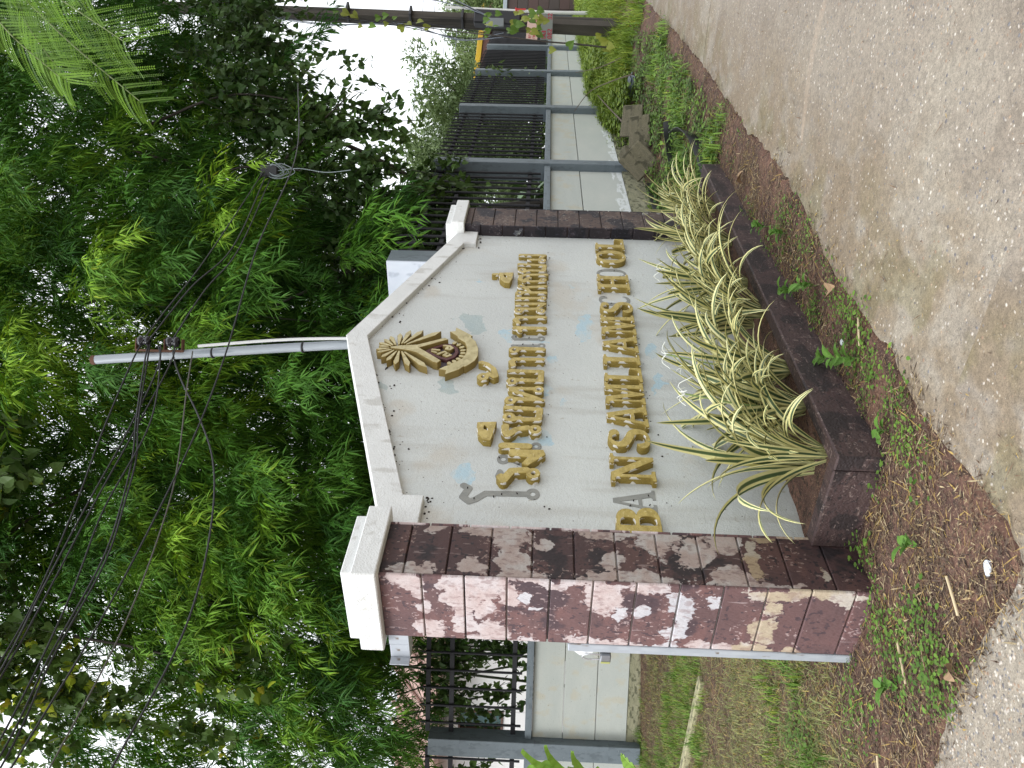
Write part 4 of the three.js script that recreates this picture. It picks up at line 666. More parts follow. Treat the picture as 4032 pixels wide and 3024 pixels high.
vine('climbing_vine', 'creeper tangled through the railings of the left fence', 'vine', V(-4.0, 2.6, -10.85), [[-3.9, 2.75, -10.85, 0.75, 0.35, 0.1, 40, 0.3], [-3.7, 2.1, -10.85, 0.5, 0.4, 0.08, 16, 0.3], [-4.5, 2.2, -10.9, 0.3, 0.4, 0.08, 8, 0.3], [-5.5, 2.5, -10.9, 0.4, 0.3, 0.08, 6, 0.4]], VINE, vineMat, [[V(-3.3, 0.3, -11), V(-3.5, 1.6, -10.9), V(-4.1, 2.7, -10.85)]]);
/* tree limbs showing dark through the groves */
{
  const tr = thing('tree', 'bare dark tree limbs crossing the lower edge of the groves', 'tree', V(3.0, 0.1, -12.2));
  const f = V(3.0, 0.1, -12.2), L = (...a) => a.map((p) => V(...p).sub(f));
  part('trunk', taper(L([3.0, -0.2, -12.2], [2.7, 2.0, -12], [2.2, 3.8, -11.4], [1.6, 5.6, -10.6], [0.9, 7.6, -10.2]), 0.13, 0.05, 24, 8, 0.2), barkMat, tr);
  for (const b of [[[2.4, 3.3, -11.6], [1.6, 3.9, -10.6], [0.9, 4.9, -9.9]], [[2.6, 2.6, -11.9], [3.2, 4.0, -11], [3.6, 5.6, -10.2]], [[1.9, 4.6, -11.1], [2.6, 5.8, -10.5], [3.0, 7.2, -10]]]) part('limb', taper(L(...b), 0.05, 0.014, 16, 6, 0.2), barkMat, tr);
  const t2 = thing('tree', 'thin dark trunk rising behind the left fence', 'tree', V(-3.2, 0, -12.4)), f2 = V(-3.2, 0, -12.4), L2 = (...a) => a.map((p) => V(...p).sub(f2));
  part('trunk', taper(L2([-3.2, -0.3, -12.4], [-3.5, 2.4, -12.1], [-3.1, 4.2, -11.8], [-3.4, 6.4, -11.2]), 0.1, 0.04, 20, 7, 0.2), barkMat, t2);
  part('limb', taper(L2([-3.4, 3.0, -12], [-4.2, 3.7, -11], [-4.8, 4.6, -10.4]), 0.04, 0.012, 14, 6), barkMat, t2);
}
/* near feathery branch with twice divided leaves */
{
  reseed(77);
  const T = thing('feathery_branch', 'bright feathery acacia like branch hanging in close at the upper right', 'branch', V(1.5, 3.55, -2.7)); T.scale.setScalar(0.86);
  const fm = leafStd({ roughness: 0.6, specularIntensity: 0.4, transmission: 0.35 }), st = std({ color: lin(0.16, 0.2, 0.08), roughness: 0.7 });
  const O = V(1.5, 3.55, -2.7);
  const FR = [[[1.42, 3.42, -2.62], [1.26, 3.16, -2.6], [1.06, 2.84, -2.58], 1], [[1.4, 3.45, -2.7], [1.16, 3.2, -2.72], [0.88, 2.85, -2.74], 0.8], [[1.36, 3.5, -2.6], [1.14, 3.36, -2.6], [0.93, 3.12, -2.62], 0.75], [[1.5, 3.4, -2.55], [1.34, 3.12, -2.5], [1.2, 2.92, -2.45], 0.9], [[1.45, 3.5, -2.8], [1.22, 3.4, -2.85], [1.02, 3.26, -2.9], 0.8]];
  for (const [a, b, c, sc] of FR) {
    const cv = new THREE.CatmullRomCurve3([V(...a).sub(O), V(...b).sub(O), V(...c).sub(O)]), F = part('frond', taper([V(0, 0, 0), cv.getPointAt(0), cv.getPointAt(0.5), cv.getPointAt(1)], 0.006, 0.0018, 20, 5), st, T);
    const n = 17;
    for (let k = 0; k < n; k++) for (const s of [-1, 1]) {
      const t = 0.08 + 0.92 * k / (n - 1), p = cv.getPointAt(t), tg = cv.getTangentAt(t), side = tg.clone().cross(V(0.15, 0.35, 1)).normalize().multiplyScalar(s), dir = side.clone().multiplyScalar(0.8).addScaledVector(tg, 0.75).add(V(0, -0.12, 0)).normalize();
      const L = sc * 0.175 * (0.55 + 0.75 * Math.sin(Math.PI * (0.12 + 0.74 * t))) * rr(0.75, 1.15), pos = [], col = [], m = 26, up = dir.clone().cross(tg).normalize().add(V(rr(-0.7, 0.7), rr(-0.7, 0.7), rr(-0.7, 0.7))).normalize(), pv = rr(0.6, 1.25);
      for (let q = 0; q < m; q++) { const f = q / m, at = p.clone().addScaledVector(dir, L * f).add(V(0, -0.3 * L * f * f, 0)), w = dir.clone().cross(up).normalize(), v = pv * rr(0.9, 1.1);
        for (const z of [-1, 1]) { const d = w.clone().multiplyScalar(z).addScaledVector(dir, 0.55).normalize(), e = at.clone().addScaledVector(d, 0.0145 * (1 - 0.35 * f)), g = dir.clone().multiplyScalar(0.0036); const A = at.clone(), B = at.clone().lerp(e, 0.5).add(g), D = at.clone().lerp(e, 0.5).sub(g); for (const u of [A, D, e, A, e, B]) { pos.push(u.x, u.y, u.z); col.push(0.15 * v, 0.28 * v, 0.03); } } }
      const g = new THREE.BufferGeometry(); g.setAttribute('position', new THREE.Float32BufferAttribute(pos, 3)); g.setAttribute('color', new THREE.Float32BufferAttribute(col, 3)); g.computeVertexNormals();
      part('leaflet', g, fm, F);
    }
  }
  part('twig', taper([V(0.5, 0.4, 0.1), V(0, 0, 0), V(-0.2, -0.12, 0.05)], 0.012, 0.006, 10, 6), barkMat, T);
}
/* ---------- what stands behind the fences ---------- */
reseed(808);
{
  // pale house behind the yard
  const H = thing('white_house', 'white house with teal framed window and pinkish roof behind the left fence', 'house', V(-9.4, -0.3, -16), 0);
  const white = std({ color: lin(0.88, 0.88, 0.87), roughness: 0.85 });
  const wg = [box(-4, 1.9, 0, 2.2, -4, 0, 0.01), box(-4, 1.9, 3.2, 3.62, -4, 0, 0.01), box(-4, 1.7, 2.2, 3.2, -4, -0.002, 0.001), box(-4, 1.2, 2.2, 3.2, -0.15, 0, 0.01)];
  const far = box(2.66, 5.0, 0, 3.62, -4, 0, 0.01), mid = box(1.9, 2.66, 0, 2.26, -4, 0.001, 0.01), lint = box(1.9, 2.66, 3.18, 3.62, -4, 0.001, 0.01);
  part('wall', merge([wg[0], wg[1], box(-4, 1.9, 2.2, 3.2, -4, 0.0, 0.001), far, mid, lint]), white, H);
  const W = part('window', merge([box(1.9, 2.66, 2.26, 2.30, -0.1, 0.03, 0.004), box(1.9, 2.66, 3.14, 3.18, -0.1, 0.03, 0.004), box(1.9, 1.94, 2.3, 3.14, -0.1, 0.03, 0.004), box(2.62, 2.66, 2.3, 3.14, -0.1, 0.03, 0.004), box(2.27, 2.30, 2.3, 3.14, -0.1, 0.03, 0.004)]), std({ color: lin(0.16, 0.1, 0.08) }), H);
  part('pane', merge([box(1.94, 2.27, 2.3, 3.14, -0.08, -0.06, 0.001), box(2.30, 2.62, 2.3, 3.14, -0.08, -0.06, 0.001)]), std({ color: lin(0.03, 0.09, 0.085), roughness: 0.12, metalness: 0.1 }), W);
  const rm = std({ color: lin(0.42, 0.27, 0.23), roughness: 0.8 });
  const R = part('roof', put(box(-4.6, 5.5, 0, 0.12, -2.6, 0.35, 0.01), 0, 3.62, 0.35, 0, 0.42), rm, H);
  const ridge = []; for (let k = 0; k < 26; k++) ridge.push(put(new THREE.CylinderGeometry(0.05, 0.05, 3.0, 6), -4.5 + k * 0.4, 4.28, -0.72, 0, Math.PI / 2 + 0.42)); part('tile_ridge', merge(ridge), rm, R);
  const A = thing('air_conditioner', 'small white air conditioner box under the eaves of the white house', 'air conditioner', V(-6.72, 2.95, -15.7));
  part('casing', box(-0.2, 0.2, 0, 0.42, -0.24, 0, 0.02), std({ color: lin(0.6, 0.6, 0.58) }), A);
  const sl = []; for (let k = 0; k < 9; k++) sl.push(box(-0.15, 0.15, 0.05 + k * 0.037, 0.068 + k * 0.037, 0.001, 0.008, 0.001)); part('grille', merge(sl), std({ color: lin(0.12, 0.12, 0.12) }), A);
}
{
  // turquoise shed and yellow edged hall behind the right fence
  const S = thing('turquoise_shed', 'turquoise walled shed glimpsed through the railings of the right fence', 'shed', FP(5.2, 4.6, -0.2), FTURN);
  part('wall', box(-2.6, 2.6, 0, 2.55, -2.5, 0, 0.02), std({ color: lin(0.2, 0.55, 0.5), roughness: 0.7 }), S);
  part('roof', put(box(-2.9, 2.9, 0, 0.06, -2.8, 0.5, 0.01), 0, 2.56, 0, 0, 0.06), std({ color: lin(0.3, 0.33, 0.34), roughness: 0.5 }), S);
  for (const x of [-1.4, 0.3, 1.7]) part('window', box(x, x + 0.7, 1.0, 2.0, 0.003, 0.05, 0.01), std({ color: lin(0.05, 0.07, 0.08), roughness: 0.15 }), S);
  const Hh = thing('school_hall', 'low hall with a bright yellow fascia over a maroon band beyond the right fence', 'building', V(11.5, 0, -30), 0.6);
  part('wall', box(0.4, 9, 0, 3.6, -1.0, 0, 0.02), std({ color: lin(0.12, 0.14, 0.12), roughness: 0.8 }), Hh);
  part('fascia', box(-0.1, 9.5, 4.06, 4.26, -1.2, 0.55, 0.01), std({ color: lin(0.85, 0.52, 0.03), roughness: 0.5 }), Hh);
  part('band', box(-0.05, 9.45, 3.8, 4.057, -1.1, 0.5, 0.01), std({ color: lin(0.22, 0.09, 0.07), roughness: 0.6 }), Hh);
}
{
  // banana plants
  const bl = (L, w, e0, dr) => { const N = 12, pos = [], idx = [], col = []; let x = 0, y = 0; for (let i = 0; i <= N; i++) { const t = i / N, e = e0 - dr * t * t, W = w * Math.pow(Math.sin(Math.PI * clamp(0.06 + 0.92 * t)), 0.6) * (0.93 + 0.14 * h2(i, 3, Math.round(L * 50))); for (const k of [-1, -0.5, 0, 0.5, 1]) { pos.push(x - Math.sin(e) * Math.abs(k) * W * 0.2, y + Math.cos(e) * Math.abs(k) * W * 0.25, k * W); const v = k === 0 ? 1.7 : rr(0.85, 1.1); col.push(0.10 * v, 0.21 * v, 0.05 * v); } x += Math.cos(e) * L / N; y += Math.sin(e) * L / N; } for (let i = 0; i < N; i++) for (let k = 0; k < 4; k++) { const a = i * 5 + k, b = a + 5; idx.push(a, b, a + 1, b, b + 1, a + 1); } const g = new THREE.BufferGeometry(); g.setAttribute('position', new THREE.Float32BufferAttribute(pos, 3)); g.setAttribute('color', new THREE.Float32BufferAttribute(col, 3)); g.setIndex(idx); g.computeVertexNormals(); return g; };
  const GB = [bl(1.5, 0.24, 1.35, 0.7), bl(1.4, 0.25, 1.1, 1.4), bl(1.2, 0.22, 0.9, 1.9)], bm = leafStd({ roughness: 0.4, transmission: 0.25 });
  [[-0.3, 1.5, 2.1, 'behind the first bay of railings'], [1.6, 1.8, 2.3, 'behind the second bay of railings'], [3.2, 2.4, 2.9, 'sending one pale leaf up above the railings'], [-2.0, 1.6, 2.0, 'behind the gate pier']].forEach(([s, d, h, w]) => {
    const T = thing('banana_plant', 'banana plant with broad pale green leaves ' + w, 'banana plant', FP(s, d, -0.1), 0, 'banana plants behind the right fence');
    part('stem', taper([V(0, 0, 0), V(0.03, h * 0.3, 0), V(0.05, h * 0.55, 0.02)], 0.11, 0.06, 8, 8), std({ color: lin(0.13, 0.17, 0.06) }), T);
    for (let k = 0; k < 9; k++) { const m = part('leaf', GB[k % 3], bm, T); m.position.set(0.04, h * 0.5, 0.01); m.rotation.y = k * 2.4 + rr(-0.3, 0.3); m.scale.setScalar(h / 2 * rr(0.75, 1.05)); }
  });
}
{
  // shrubs massed behind both fences
  const shrub = (label, foot, list, f) => { const T = thing('shrub', label, 'shrub', foot), L = VINE.map(() => []); for (const [X, Y, Z, RX, RY, RZ, n] of list) for (let k = 0; k < n; k++) { let u; do { u = V(rr(-1, 1), rr(-1, 1), rr(-1, 1)); } while (u.length() > 1); L[k % 3].push([V(X + u.x * RX, Y + u.y * RY, Z + u.z * RZ), [rr(-0.6, 0.6), rr(0, 6.28), rr(-0.6, 0.6), 'YXZ'], rr(0.9, 1.6), lin(...m3([0.03, 0.07, 0.016], [0.10, 0.19, 0.04], clamp(f + rr(-0.3, 0.3))))]); } for (let k = 0; k < 4; k++) part('stem', taper([V(rr(-0.2, 0.2), 0, rr(-0.2, 0.2)), V(rr(-0.4, 0.4), 0.8, rr(-0.4, 0.4)), V(rr(-0.8, 0.8), 1.8, rr(-0.6, 0.6))], 0.03, 0.01, 10, 5), barkMat, T); L.forEach((a, i) => scatter(VINE[i], vineMat, a, T)); return T; };
  shrub('leafy shrub behind the railings nearest the gate pier', FP(-1.6, 2.6, -0.1), [[0, 1.1, 0, 1.6, 1.1, 0.9, 130], [0.6, 2.0, -1.4, 1.6, 1.0, 0.8, 100]], 0.75);
  shrub('leafy shrub behind the second and third bays of the right fence', FP(2.6, 2.0, -0.1), [[0, 1.0, 0, 1.3, 1.0, 0.6, 110], [1.6, 0.7, -2.2, 1.3, 0.9, 0.7, 70], [-0.5, 2.2, -1.5, 1.4, 1.0, 0.8, 90]], 0.7);
  shrub('leafy shrub behind the far bays of the right fence', FP(10.5, 3.0, 0), [[0, 1.2, 0, 2.6, 1.2, 1.0, 150]], 0.7);
  shrub('tall leafy shrub at the far end of the right fence', FP(20, 3.2, 0), [[0, 1.7, 0, 4, 1.9, 1.2, 300]], 0.55);
  shrub('loose shrub between the left fence and the white house', V(-4.0, -0.3, -13.4), [[0, 0.9, 0, 1.4, 0.9, 0.6, 60]], 0.4);
}
{
  // far trees, big soft crowns of small leaves
  const crown = (n, sz) => { const pos = [], col = []; for (let k = 0; k < n; k++) { let u; do { u = V(rr(-1, 1), rr(-1, 1), rr(-1, 1)); } while (u.length() > 1); const d = V(rr(-1, 1), rr(-0.8, 0.6), rr(-1, 1)).normalize(), v = rr(0.75, 1.2); leafTris(sz * rr(0.7, 1.3), sz * 0.4, pos, col, u.multiplyScalar(0.5), d, V(rr(-0.6, 0.6), 1, rr(-0.6, 0.6)).normalize(), [v, v, v]); } const g = new THREE.BufferGeometry(); g.setAttribute('position', new THREE.Float32BufferAttribute(pos, 3)); g.setAttribute('color', new THREE.Float32BufferAttribute(col, 3)); g.computeVertexNormals(); return g; };
  const CG = [crown(70, 0.17), crown(60, 0.2)];
  const tree = (label, p, h, R, nb, f) => { const T = thing('leafy_tree', label, 'tree', p), L = [[], []]; part('trunk', taper([V(0, -0.3, 0), V(0.1, h * 0.3, 0), V(-0.1, h * 0.6, 0.1), V(0.1, h * 0.85, 0)], 0.16 * h / 6, 0.05, 12, 7, 0.2), barkMat, T);
    for (let b = 0; b < nb; b++) { const a = rr(0, 6.28), rad = R * Math.sqrt(rnd()) * 0.8, c = V(Math.cos(a) * rad, h * rr(0.5, 1), Math.sin(a) * rad); c.y -= 0.25 * rad; if (b < 7) part('limb', taper([V(0, h * 0.4, 0), V(c.x * 0.5, mix(h * 0.4, c.y, 0.6), c.z * 0.5), c], 0.05 * h / 6, 0.015, 8, 5), barkMat, T);
      for (let k = 0; k < 15; k++) { let u; do { u = V(rr(-1, 1), rr(-1, 1), rr(-1, 1)); } while (u.length() > 1); L[k % 2].push([u.multiplyScalar(R * 0.3).add(c), [rr(0, 6), rr(0, 6), rr(0, 6)], R * 0.26 * rr(0.8, 1.3), lin(...m3([0.09, 0.15, 0.05], [0.2, 0.27, 0.1], clamp(f + rr(-0.35, 0.35))))]); } }
    L.forEach((a, i) => scatter(CG[i], vineMat, a, T)); return T; };
  tree('rounded pale green tree beyond the hall roof', V(16.6, 0, -42), 6.6, 3.3, 34, 0.7);
  tree('smaller pale tree to the right of the rounded one, beside the hall', V(21.5, 0, -43), 6.0, 3.0, 26, 0.75);
  tree('pale tree rising behind the far end of the fence at the frame edge', V(15.5, 0, -29), 5.6, 2.6, 28, 0.75);
  tree('middling green tree behind the second bay of the right fence', V(5.6, 0, -19), 4.6, 2.4, 34, 0.6);
  tree('distant tree closing the gap behind the bamboo', V(6, 0, -34), 7, 4, 30, 0.4);
}
/* ---------- poles, cables, notices ---------- */
const black = std({ color: lin(0.012, 0.012, 0.014), roughness: 0.5 });
const concTex = dataTex(256, 1024, (i, j) => { let c = m3(c3('#3d3933'), c3('#59534a'), fbm(i / 30, j / 60, 331, 4)); c = m3(c, c3('#24221f'), 0.6 * sm(0.55, 0.75, fbm(i / 20, j / 120, 335, 4))); const k = 0.94 + 0.12 * h2(i, j, 336); return [c[0] * k, c[1] * k, c[2] * k]; });
{
  const P = thing('steel_pole', 'slim galvanised steel pole leaning a little behind the gable of the sign', 'pole', V(0.455, 0, -5.62)), b = V(0.455, 0, -5.62), L = (x, y, z) => V(x, y, z).sub(b);
  const steel = std({ map: dataTex(128, 512, (i, j) => { let c = m3(c3('#868c92'), c3('#9da3a8'), fbm(i / 20, j / 80, 341, 4)); c = m3(c, c3('#626a70'), 0.5 * sm(0.6, 0.8, fbm(i / 12, j / 120, 345, 4))); return c; }), roughness: 0.5, metalness: 0.3 });
  part('shaft', taper([L(0.455, -0.2, -5.62), L(0.244, 2.9, -5.6), L(0.078, 4.72, -5.59)], 0.034, 0.033, 20, 14), steel, P);
  const rust = std({ color: lin(0.12, 0.06, 0.04), roughness: 0.9, metalness: 0.3 });
  part('top_cap', put(new THREE.CylinderGeometry(0.0345, 0.0345, 0.03, 14), ...L(0.076, 4.735, -5.59).toArray(), 0, 0, 0.09), rust, P);
  for (const y of [3.2, 3.86]) { const t = (y - 2.9) / 1.82; part('strap', put(new THREE.TorusGeometry(0.036, 0.008, 6, 18), ...L(mix(0.244, 0.078, t), y, -5.6).toArray(), 0, Math.PI / 2, 0), black, P); }
  part('rack', merge([box(-0.005, 0.012, -0.16, 0.2, -0.02, 0.02, 0.002), box(0.012, 0.09, 0.19, 0.2, -0.02, 0.02, 0.002), box(0.012, 0.09, -0.02, -0.01, -0.02, 0.02, 0.002), box(0.012, 0.09, -0.15, -0.14, -0.02, 0.02, 0.002)]).translate(...L(0.155, 4.22, -5.58).toArray()), rust, P);
  const sp = new THREE.LatheGeometry([[0.012, 0], [0.036, 0.006], [0.04, 0.022], [0.026, 0.036], [0.026, 0.05], [0.04, 0.064], [0.036, 0.084], [0.012, 0.09]].map((p) => new THREE.Vector2(...p)), 14), gl = std({ color: lin(0.02, 0.02, 0.024), roughness: 0.2 });
  part('insulator', put(sp.clone(), ...L(0.225, 4.305, -5.56).toArray()), gl, P); part('insulator', put(sp.clone(), ...L(0.225, 4.095, -5.56).toArray()), gl, P);
  part('conduit', taper([L(0.30, 2.6, -5.57), L(0.268, 3.3, -5.56), L(0.2, 3.95, -5.55)], 0.011, 0.011, 10, 7), std({ color: lin(0.55, 0.56, 0.55) }), P);
}
{
  const C = {
    'lowest black cable dropping slack from the steel pole towards the left edge': [[0.16, 4.12, -5.52], [0.10, 4.10, -5.5], [-0.04, 4.0, -5.4], [-0.30, 3.77, -5.2], [-0.54, 3.59, -5.0], [-0.83, 3.49, -4.8], [-1.37, 3.40, -4.3], [-1.92, 3.49, -3.7], [-3.2, 3.8, -2.2]],
    'sagging grey cable below the upper bundle left of the steel pole': [[0.16, 3.98, -5.53], [-0.12, 3.91, -5.3], [-0.62, 3.82, -5.0], [-0.85, 3.78, -4.8], [-1.41, 3.80, -4.4], [-1.99, 3.86, -3.8], [-3.2, 4.1, -2.6]],
    'thin straight cable passing behind the steel pole without touching it': [[3.2, 4.2, -8.4], [2.0, 3.75, -7.0], [0.92, 3.65, -5.8], [0.17, 3.68, -5.4], [-0.32, 3.72, -5.1], [-0.85, 3.83, -4.8], [-1.42, 3.95, -4.4], [-1.99, 4.05, -3.8], [-3.2, 4.3, -2.6]],
    'twisted double cable, its upper strand, left of the steel pole': [[0.2, 4.31, -5.54], [0.13, 4.305, -5.5], [-0.34, 4.155, -5.1], [-0.54, 4.115, -5.0], [-0.84, 4.075, -4.8], [-1.11, 4.015, -4.5], [-1.60, 4.135, -4.2], [-1.99, 4.18, -3.9], [-3.1, 4.5, -2.8]],
    'twisted double cable, its lower strand, left of the steel pole': [[0.2, 4.3, -5.54], [0.11, 4.29, -5.5], [-0.34, 4.14, -5.1], [-0.55, 4.09, -5.0], [-0.84, 4.058, -4.8], [-1.12, 3.998, -4.5], [-1.60, 4.115, -4.2], [-2.02, 4.16, -3.9], [-3.1, 4.46, -2.8]],
    'black cable crossing the bundle just above the double cable': [[0.2, 4.22, -5.54], [0.11, 4.20, -5.5], [-0.34, 4.06, -5.1], [-0.88, 4.19, -4.8], [-1.30, 4.14, -4.4], [-1.90, 4.18, -3.9], [-3.0, 4.4, -2.9]],
    'third cable from the top of the left bundle': [[0.2, 4.12, -5.54], [0.14, 4.10, -5.5], [-0.37, 4.15, -5.1], [-0.82, 4.24, -4.8], [-1.28, 4.27, -4.4], [-1.67, 4.33, -4.1], [-2.9, 4.6, -3.0]],
    'second cable from the top of the left bundle': [[0.2, 4.24, -5.54], [0.11, 4.20, -5.5], [-0.38, 4.20, -5.1], [-0.84, 4.29, -4.8], [-1.28, 4.31, -4.4], [-1.63, 4.33, -4.1], [-2.9, 4.64, -3.0]],
    'topmost black cable running left from the steel pole': [[0.2, 4.36, -5.54], [0.15, 4.37, -5.5], [-0.41, 4.38, -5.1], [-0.86, 4.37, -4.8], [-1.36, 4.36, -4.4], [-1.62, 4.40, -4.2], [-2.9, 4.66, -3.1]],
    'uppermost cable running right from the steel pole into the trees': [[0.2, 4.35, -5.5], [0.43, 4.35, -5.8], [0.88, 4.34, -6.4], [2.14, 4.39, -8]],
    'cable from the upper insulator to the splice knot on the right': [[0.2, 4.31, -5.5], [0.69, 4.26, -6.1], [1.04, 4.18, -6.6], [2.12, 4.36, -8]],
    'cable from the lower insulator to the splice knot on the right': [[0.2, 4.14, -5.5], [0.67, 4.15, -6.1], [1.01, 4.13, -6.6], [2.07, 4.32, -8]],
  };
  for (const [k, p] of Object.entries(C)) solo('power_cable', tube(p.map((a) => V(...a)), k.includes('grey') ? 0.005 : 0.0062, 80, 5), k.includes('grey') ? std({ color: lin(0.09, 0.085, 0.075) }) : black, k, 'cable');
  const K = thing('splice_knot', 'tangle of pale wire loops and a dark splice box hanging in the dark trees', 'wire splice', V(2.12, 4.33, -8));
  part('splice_box', box(-0.06, 0.06, -0.09, 0.09, -0.03, 0.06, 0.01), black, K);
  const pale = std({ color: lin(0.2, 0.24, 0.25), roughness: 0.5 }); reseed(19);
  for (let k = 0; k < 6; k++) { const w = rr(0.05, 0.1), h = rr(0.1, 0.3); part('wire_loop', tube([V(rr(-0.04, 0.04), 0.04, 0.03), V(-w, -h * 0.4, rr(0, 0.08)), V(rr(-0.03, 0.03), -h, rr(0, 0.05)), V(w, -h * 0.4, rr(0, 0.08)), V(rr(-0.04, 0.04), 0.02, 0.03)], 0.0045, 30, 5), pale, K); }
  part('wire_tail', tube([V(0, -0.05, 0.03), V(0.03, -0.3, 0.05), V(0, -0.6, 0.04), V(0.03, -0.85, 0.04)], 0.004, 30, 5), pale, K);
  // far lines between the utility poles down the road
  for (let k = 0; k < 4; k++) solo('power_cable', tube([V(3.5, 5.35 + k * 0.42, -26), V(11, 5.0 + k * 0.45, -29), V(22, 5.2 + k * 0.5, -33)], 0.012, 30, 4), std({ color: lin(0.25, 0.27, 0.3) }), ['lowest', 'second', 'third', 'highest'][k] + ' of four faint overhead lines crossing the sky right of the trees', 'cable', 'far overhead lines');
}
{
  // square concrete utility pole by the road
  const f = V(6.17, 0.35, -13.4), P = thing('utility_pole', 'square dark concrete utility pole by the road verge, wrapped with a creeper', 'utility pole', f);
  const g = new THREE.CylinderGeometry(0.1, 0.15, 8.4, 4, 10); g.rotateY(Math.PI / 4); g.translate(0, 4.0, 0);
  const sh = part('shaft', g, std({ map: concTex, roughness: 0.9, bumpMap: grainBump, bumpScale: 0.006, flatShading: true }), P); sh.rotation.set(0, 0.5, -0.042);
  const dk = std({ color: lin(0.018, 0.018, 0.022), roughness: 0.5 });
  const bx = part('switch_box', box(-0.13, 0.11, 1.62, 2.42, -0.16, 0.16, 0.02), dk, P); bx.rotation.z = -0.042; bx.position.x = 0.01;
  part('meter', box(-0.1, 0.05, 1.9, 2.2, 0.1605, 0.19, 0.01), std({ color: lin(0.2, 0.22, 0.23), roughness: 0.3 }), P);
  for (const y of [2.6, 3.5, 4.6]) { const b = part('band', box(-0.115, 0.115, y, y + 0.04, -0.115, 0.115, 0.004), dk, P); b.rotation.set(0, 0.5, 0); b.position.x = 0.042 * y; }
  reseed(23); for (let k = 0; k < 4; k++) part('riser_cable', tube([V(-0.2 + rr(-0.05, 0.05), 1.9, 0.1), V(-0.22 + rr(-0.1, 0.1), 2.6, 0.12), V(-0.05 + rr(-0.2, 0.05), 3.6, 0.16), V(rr(-0.15, 0.05), 5, 0.15), V(0.2, 7, 0.1)], 0.008, 40, 5), k % 2 ? black : std({ color: lin(0.25, 0.28, 0.34) }), P);
  for (let k = 0; k < 3; k++) part('drop_cable', tube([V(0.1, 2.2, 0.16), V(0.24 + 0.08 * k, 2.7 + 0.1 * k, 0.2), V(0.4 + 0.1 * k, 3.6, 0.2), V(0.6 + 0.1 * k, 5.0 + 0.2 * k, 0.1), V(0.8, 7.5, 0)], 0.008, 40, 5), k % 2 ? black : std({ color: lin(0.25, 0.28, 0.34) }), P);
  // notices tied round it
  const red = std({ color: lin(0.35, 0.03, 0.05), roughness: 0.6 });
  const strokes = (rows) => { const g2 = []; for (const [y, x0, x1, h] of rows) { let x = x0; while (x < x1) { const w = rr(0.016, 0.03); g2.push(box(x, x + w * 0.35, y, y + h, 0.003, 0.006, 0.0005), box(x + w * 0.351, x + w, y + (rnd() < 0.5 ? 0 : h * 0.7), y + (rnd() < 0.5 ? h * 0.3 : h), 0.003, 0.0055, 0.0005)); x += w + 0.008; } } return merge(g2.filter((q) => q)); };
  const N1 = thing('notice_board', 'pale pink notice with red lettering tied to the utility pole, upper one', 'notice', V(6.02, 1.75, -13.1), 0); N1.rotation.z = -0.06;
  part('board', box(-0.21, 0.21, -0.09, 0.1, -0.004, 0.002, 0.001), std({ color: lin(0.72, 0.5, 0.44), roughness: 0.7 }), N1);
  const N2 = thing('notice_board', 'grey notice with dark red lettering below the pink one on the utility pole', 'notice', V(6.02, 1.52, -13.09), 0);
  part('board', box(-0.215, 0.215, -0.1, 0.1, -0.004, 0.002, 0.001), std({ color: lin(0.2, 0.22, 0.2), roughness: 0.7 }), N2);
  part('lettering', strokes([[0.01, -0.195, -0.075, 0.07], [0.01, 0.1, 0.19, 0.07]]), red, N2);
  const f2 = await new FontLoader().loadAsync('fonts/droid/droid_sans_bold.typeface.json'), t2 = [];
  for (const [tx, x] of [['082', -0.2], ['32', 0.12]]) { const gg = new THREE.ExtrudeGeometry(f2.generateShapes(tx, 0.075), { depth: 0.003, bevelEnabled: false, curveSegments: 4 }); gg.translate(x, -0.09, 0.0025); t2.push(gg); }
  part('number', merge(t2), red, N2);
  part('lettering', strokes([[0.02, -0.19, -0.09, 0.04], [-0.05, -0.19, -0.1, 0.04], [0.02, 0.12, 0.19, 0.04], [-0.05, 0.1, 0.18, 0.04]]), std({ color: lin(0.5, 0.12, 0.12), roughness: 0.6 }), N1);
  // creeper with big yellow green heart leaves
  const Vn = thing('pole_creeper', 'yellow green creeper with single heart shaped leaves climbing the utility pole', 'vine', V(5.0, 0.4, -11.6)), o = V(5.0, 0.4, -11.6);
  const hl = () => { const pos = [], col = [], v = rr(0.85, 1.15), c = rnd() < 0.3 ? [0.24 * v, 0.27 * v, 0.05] : [0.13 * v, 0.23 * v, 0.04]; heartLeaf(0.17, pos, col, V(0, 0, 0), V(rr(-0.4, 0.4), -1, rr(-0.1, 0.5)).normalize(), V(rr(-0.3, 0.3), 0.3, 1).normalize(), c); const gg = new THREE.BufferGeometry(); gg.setAttribute('position', new THREE.Float32BufferAttribute(pos, 3)); gg.setAttribute('color', new THREE.Float32BufferAttribute(col, 3)); gg.computeVertexNormals(); return gg; };
  const HL = [hl(), hl(), hl(), hl(), hl(), hl()];
  part('stem', taper([V(5.0, 0.55, -11.5), V(5.05, 1.12, -11.5), V(5.07, 1.47, -11.5), V(5.28, 2.26, -11.8), V(5.7, 3.0, -12.6), V(6.05, 4.0, -13.15), V(6.2, 5.2, -13.2)].map((p) => p.sub(o)), 0.014, 0.005, 50, 5), barkMat, Vn);
  const at = [[6.26, 5.17, -13.2], [6.26, 5.01, -13.18], [6.24, 4.84, -13.2], [6.17, 4.44, -13.2], [6.19, 4.31, -13.18], [6.16, 4.14, -13.2], [6.04, 4.73, -13.2], [6.04, 4.54, -13.2], [6.07, 4.29, -13.2], [5.98, 4.02, -13.2], [6.09, 3.9, -13.2], [5.97, 3.79, -13.2], [6.12, 3.72, -13.2], [6.02, 3.6, -13.2]];
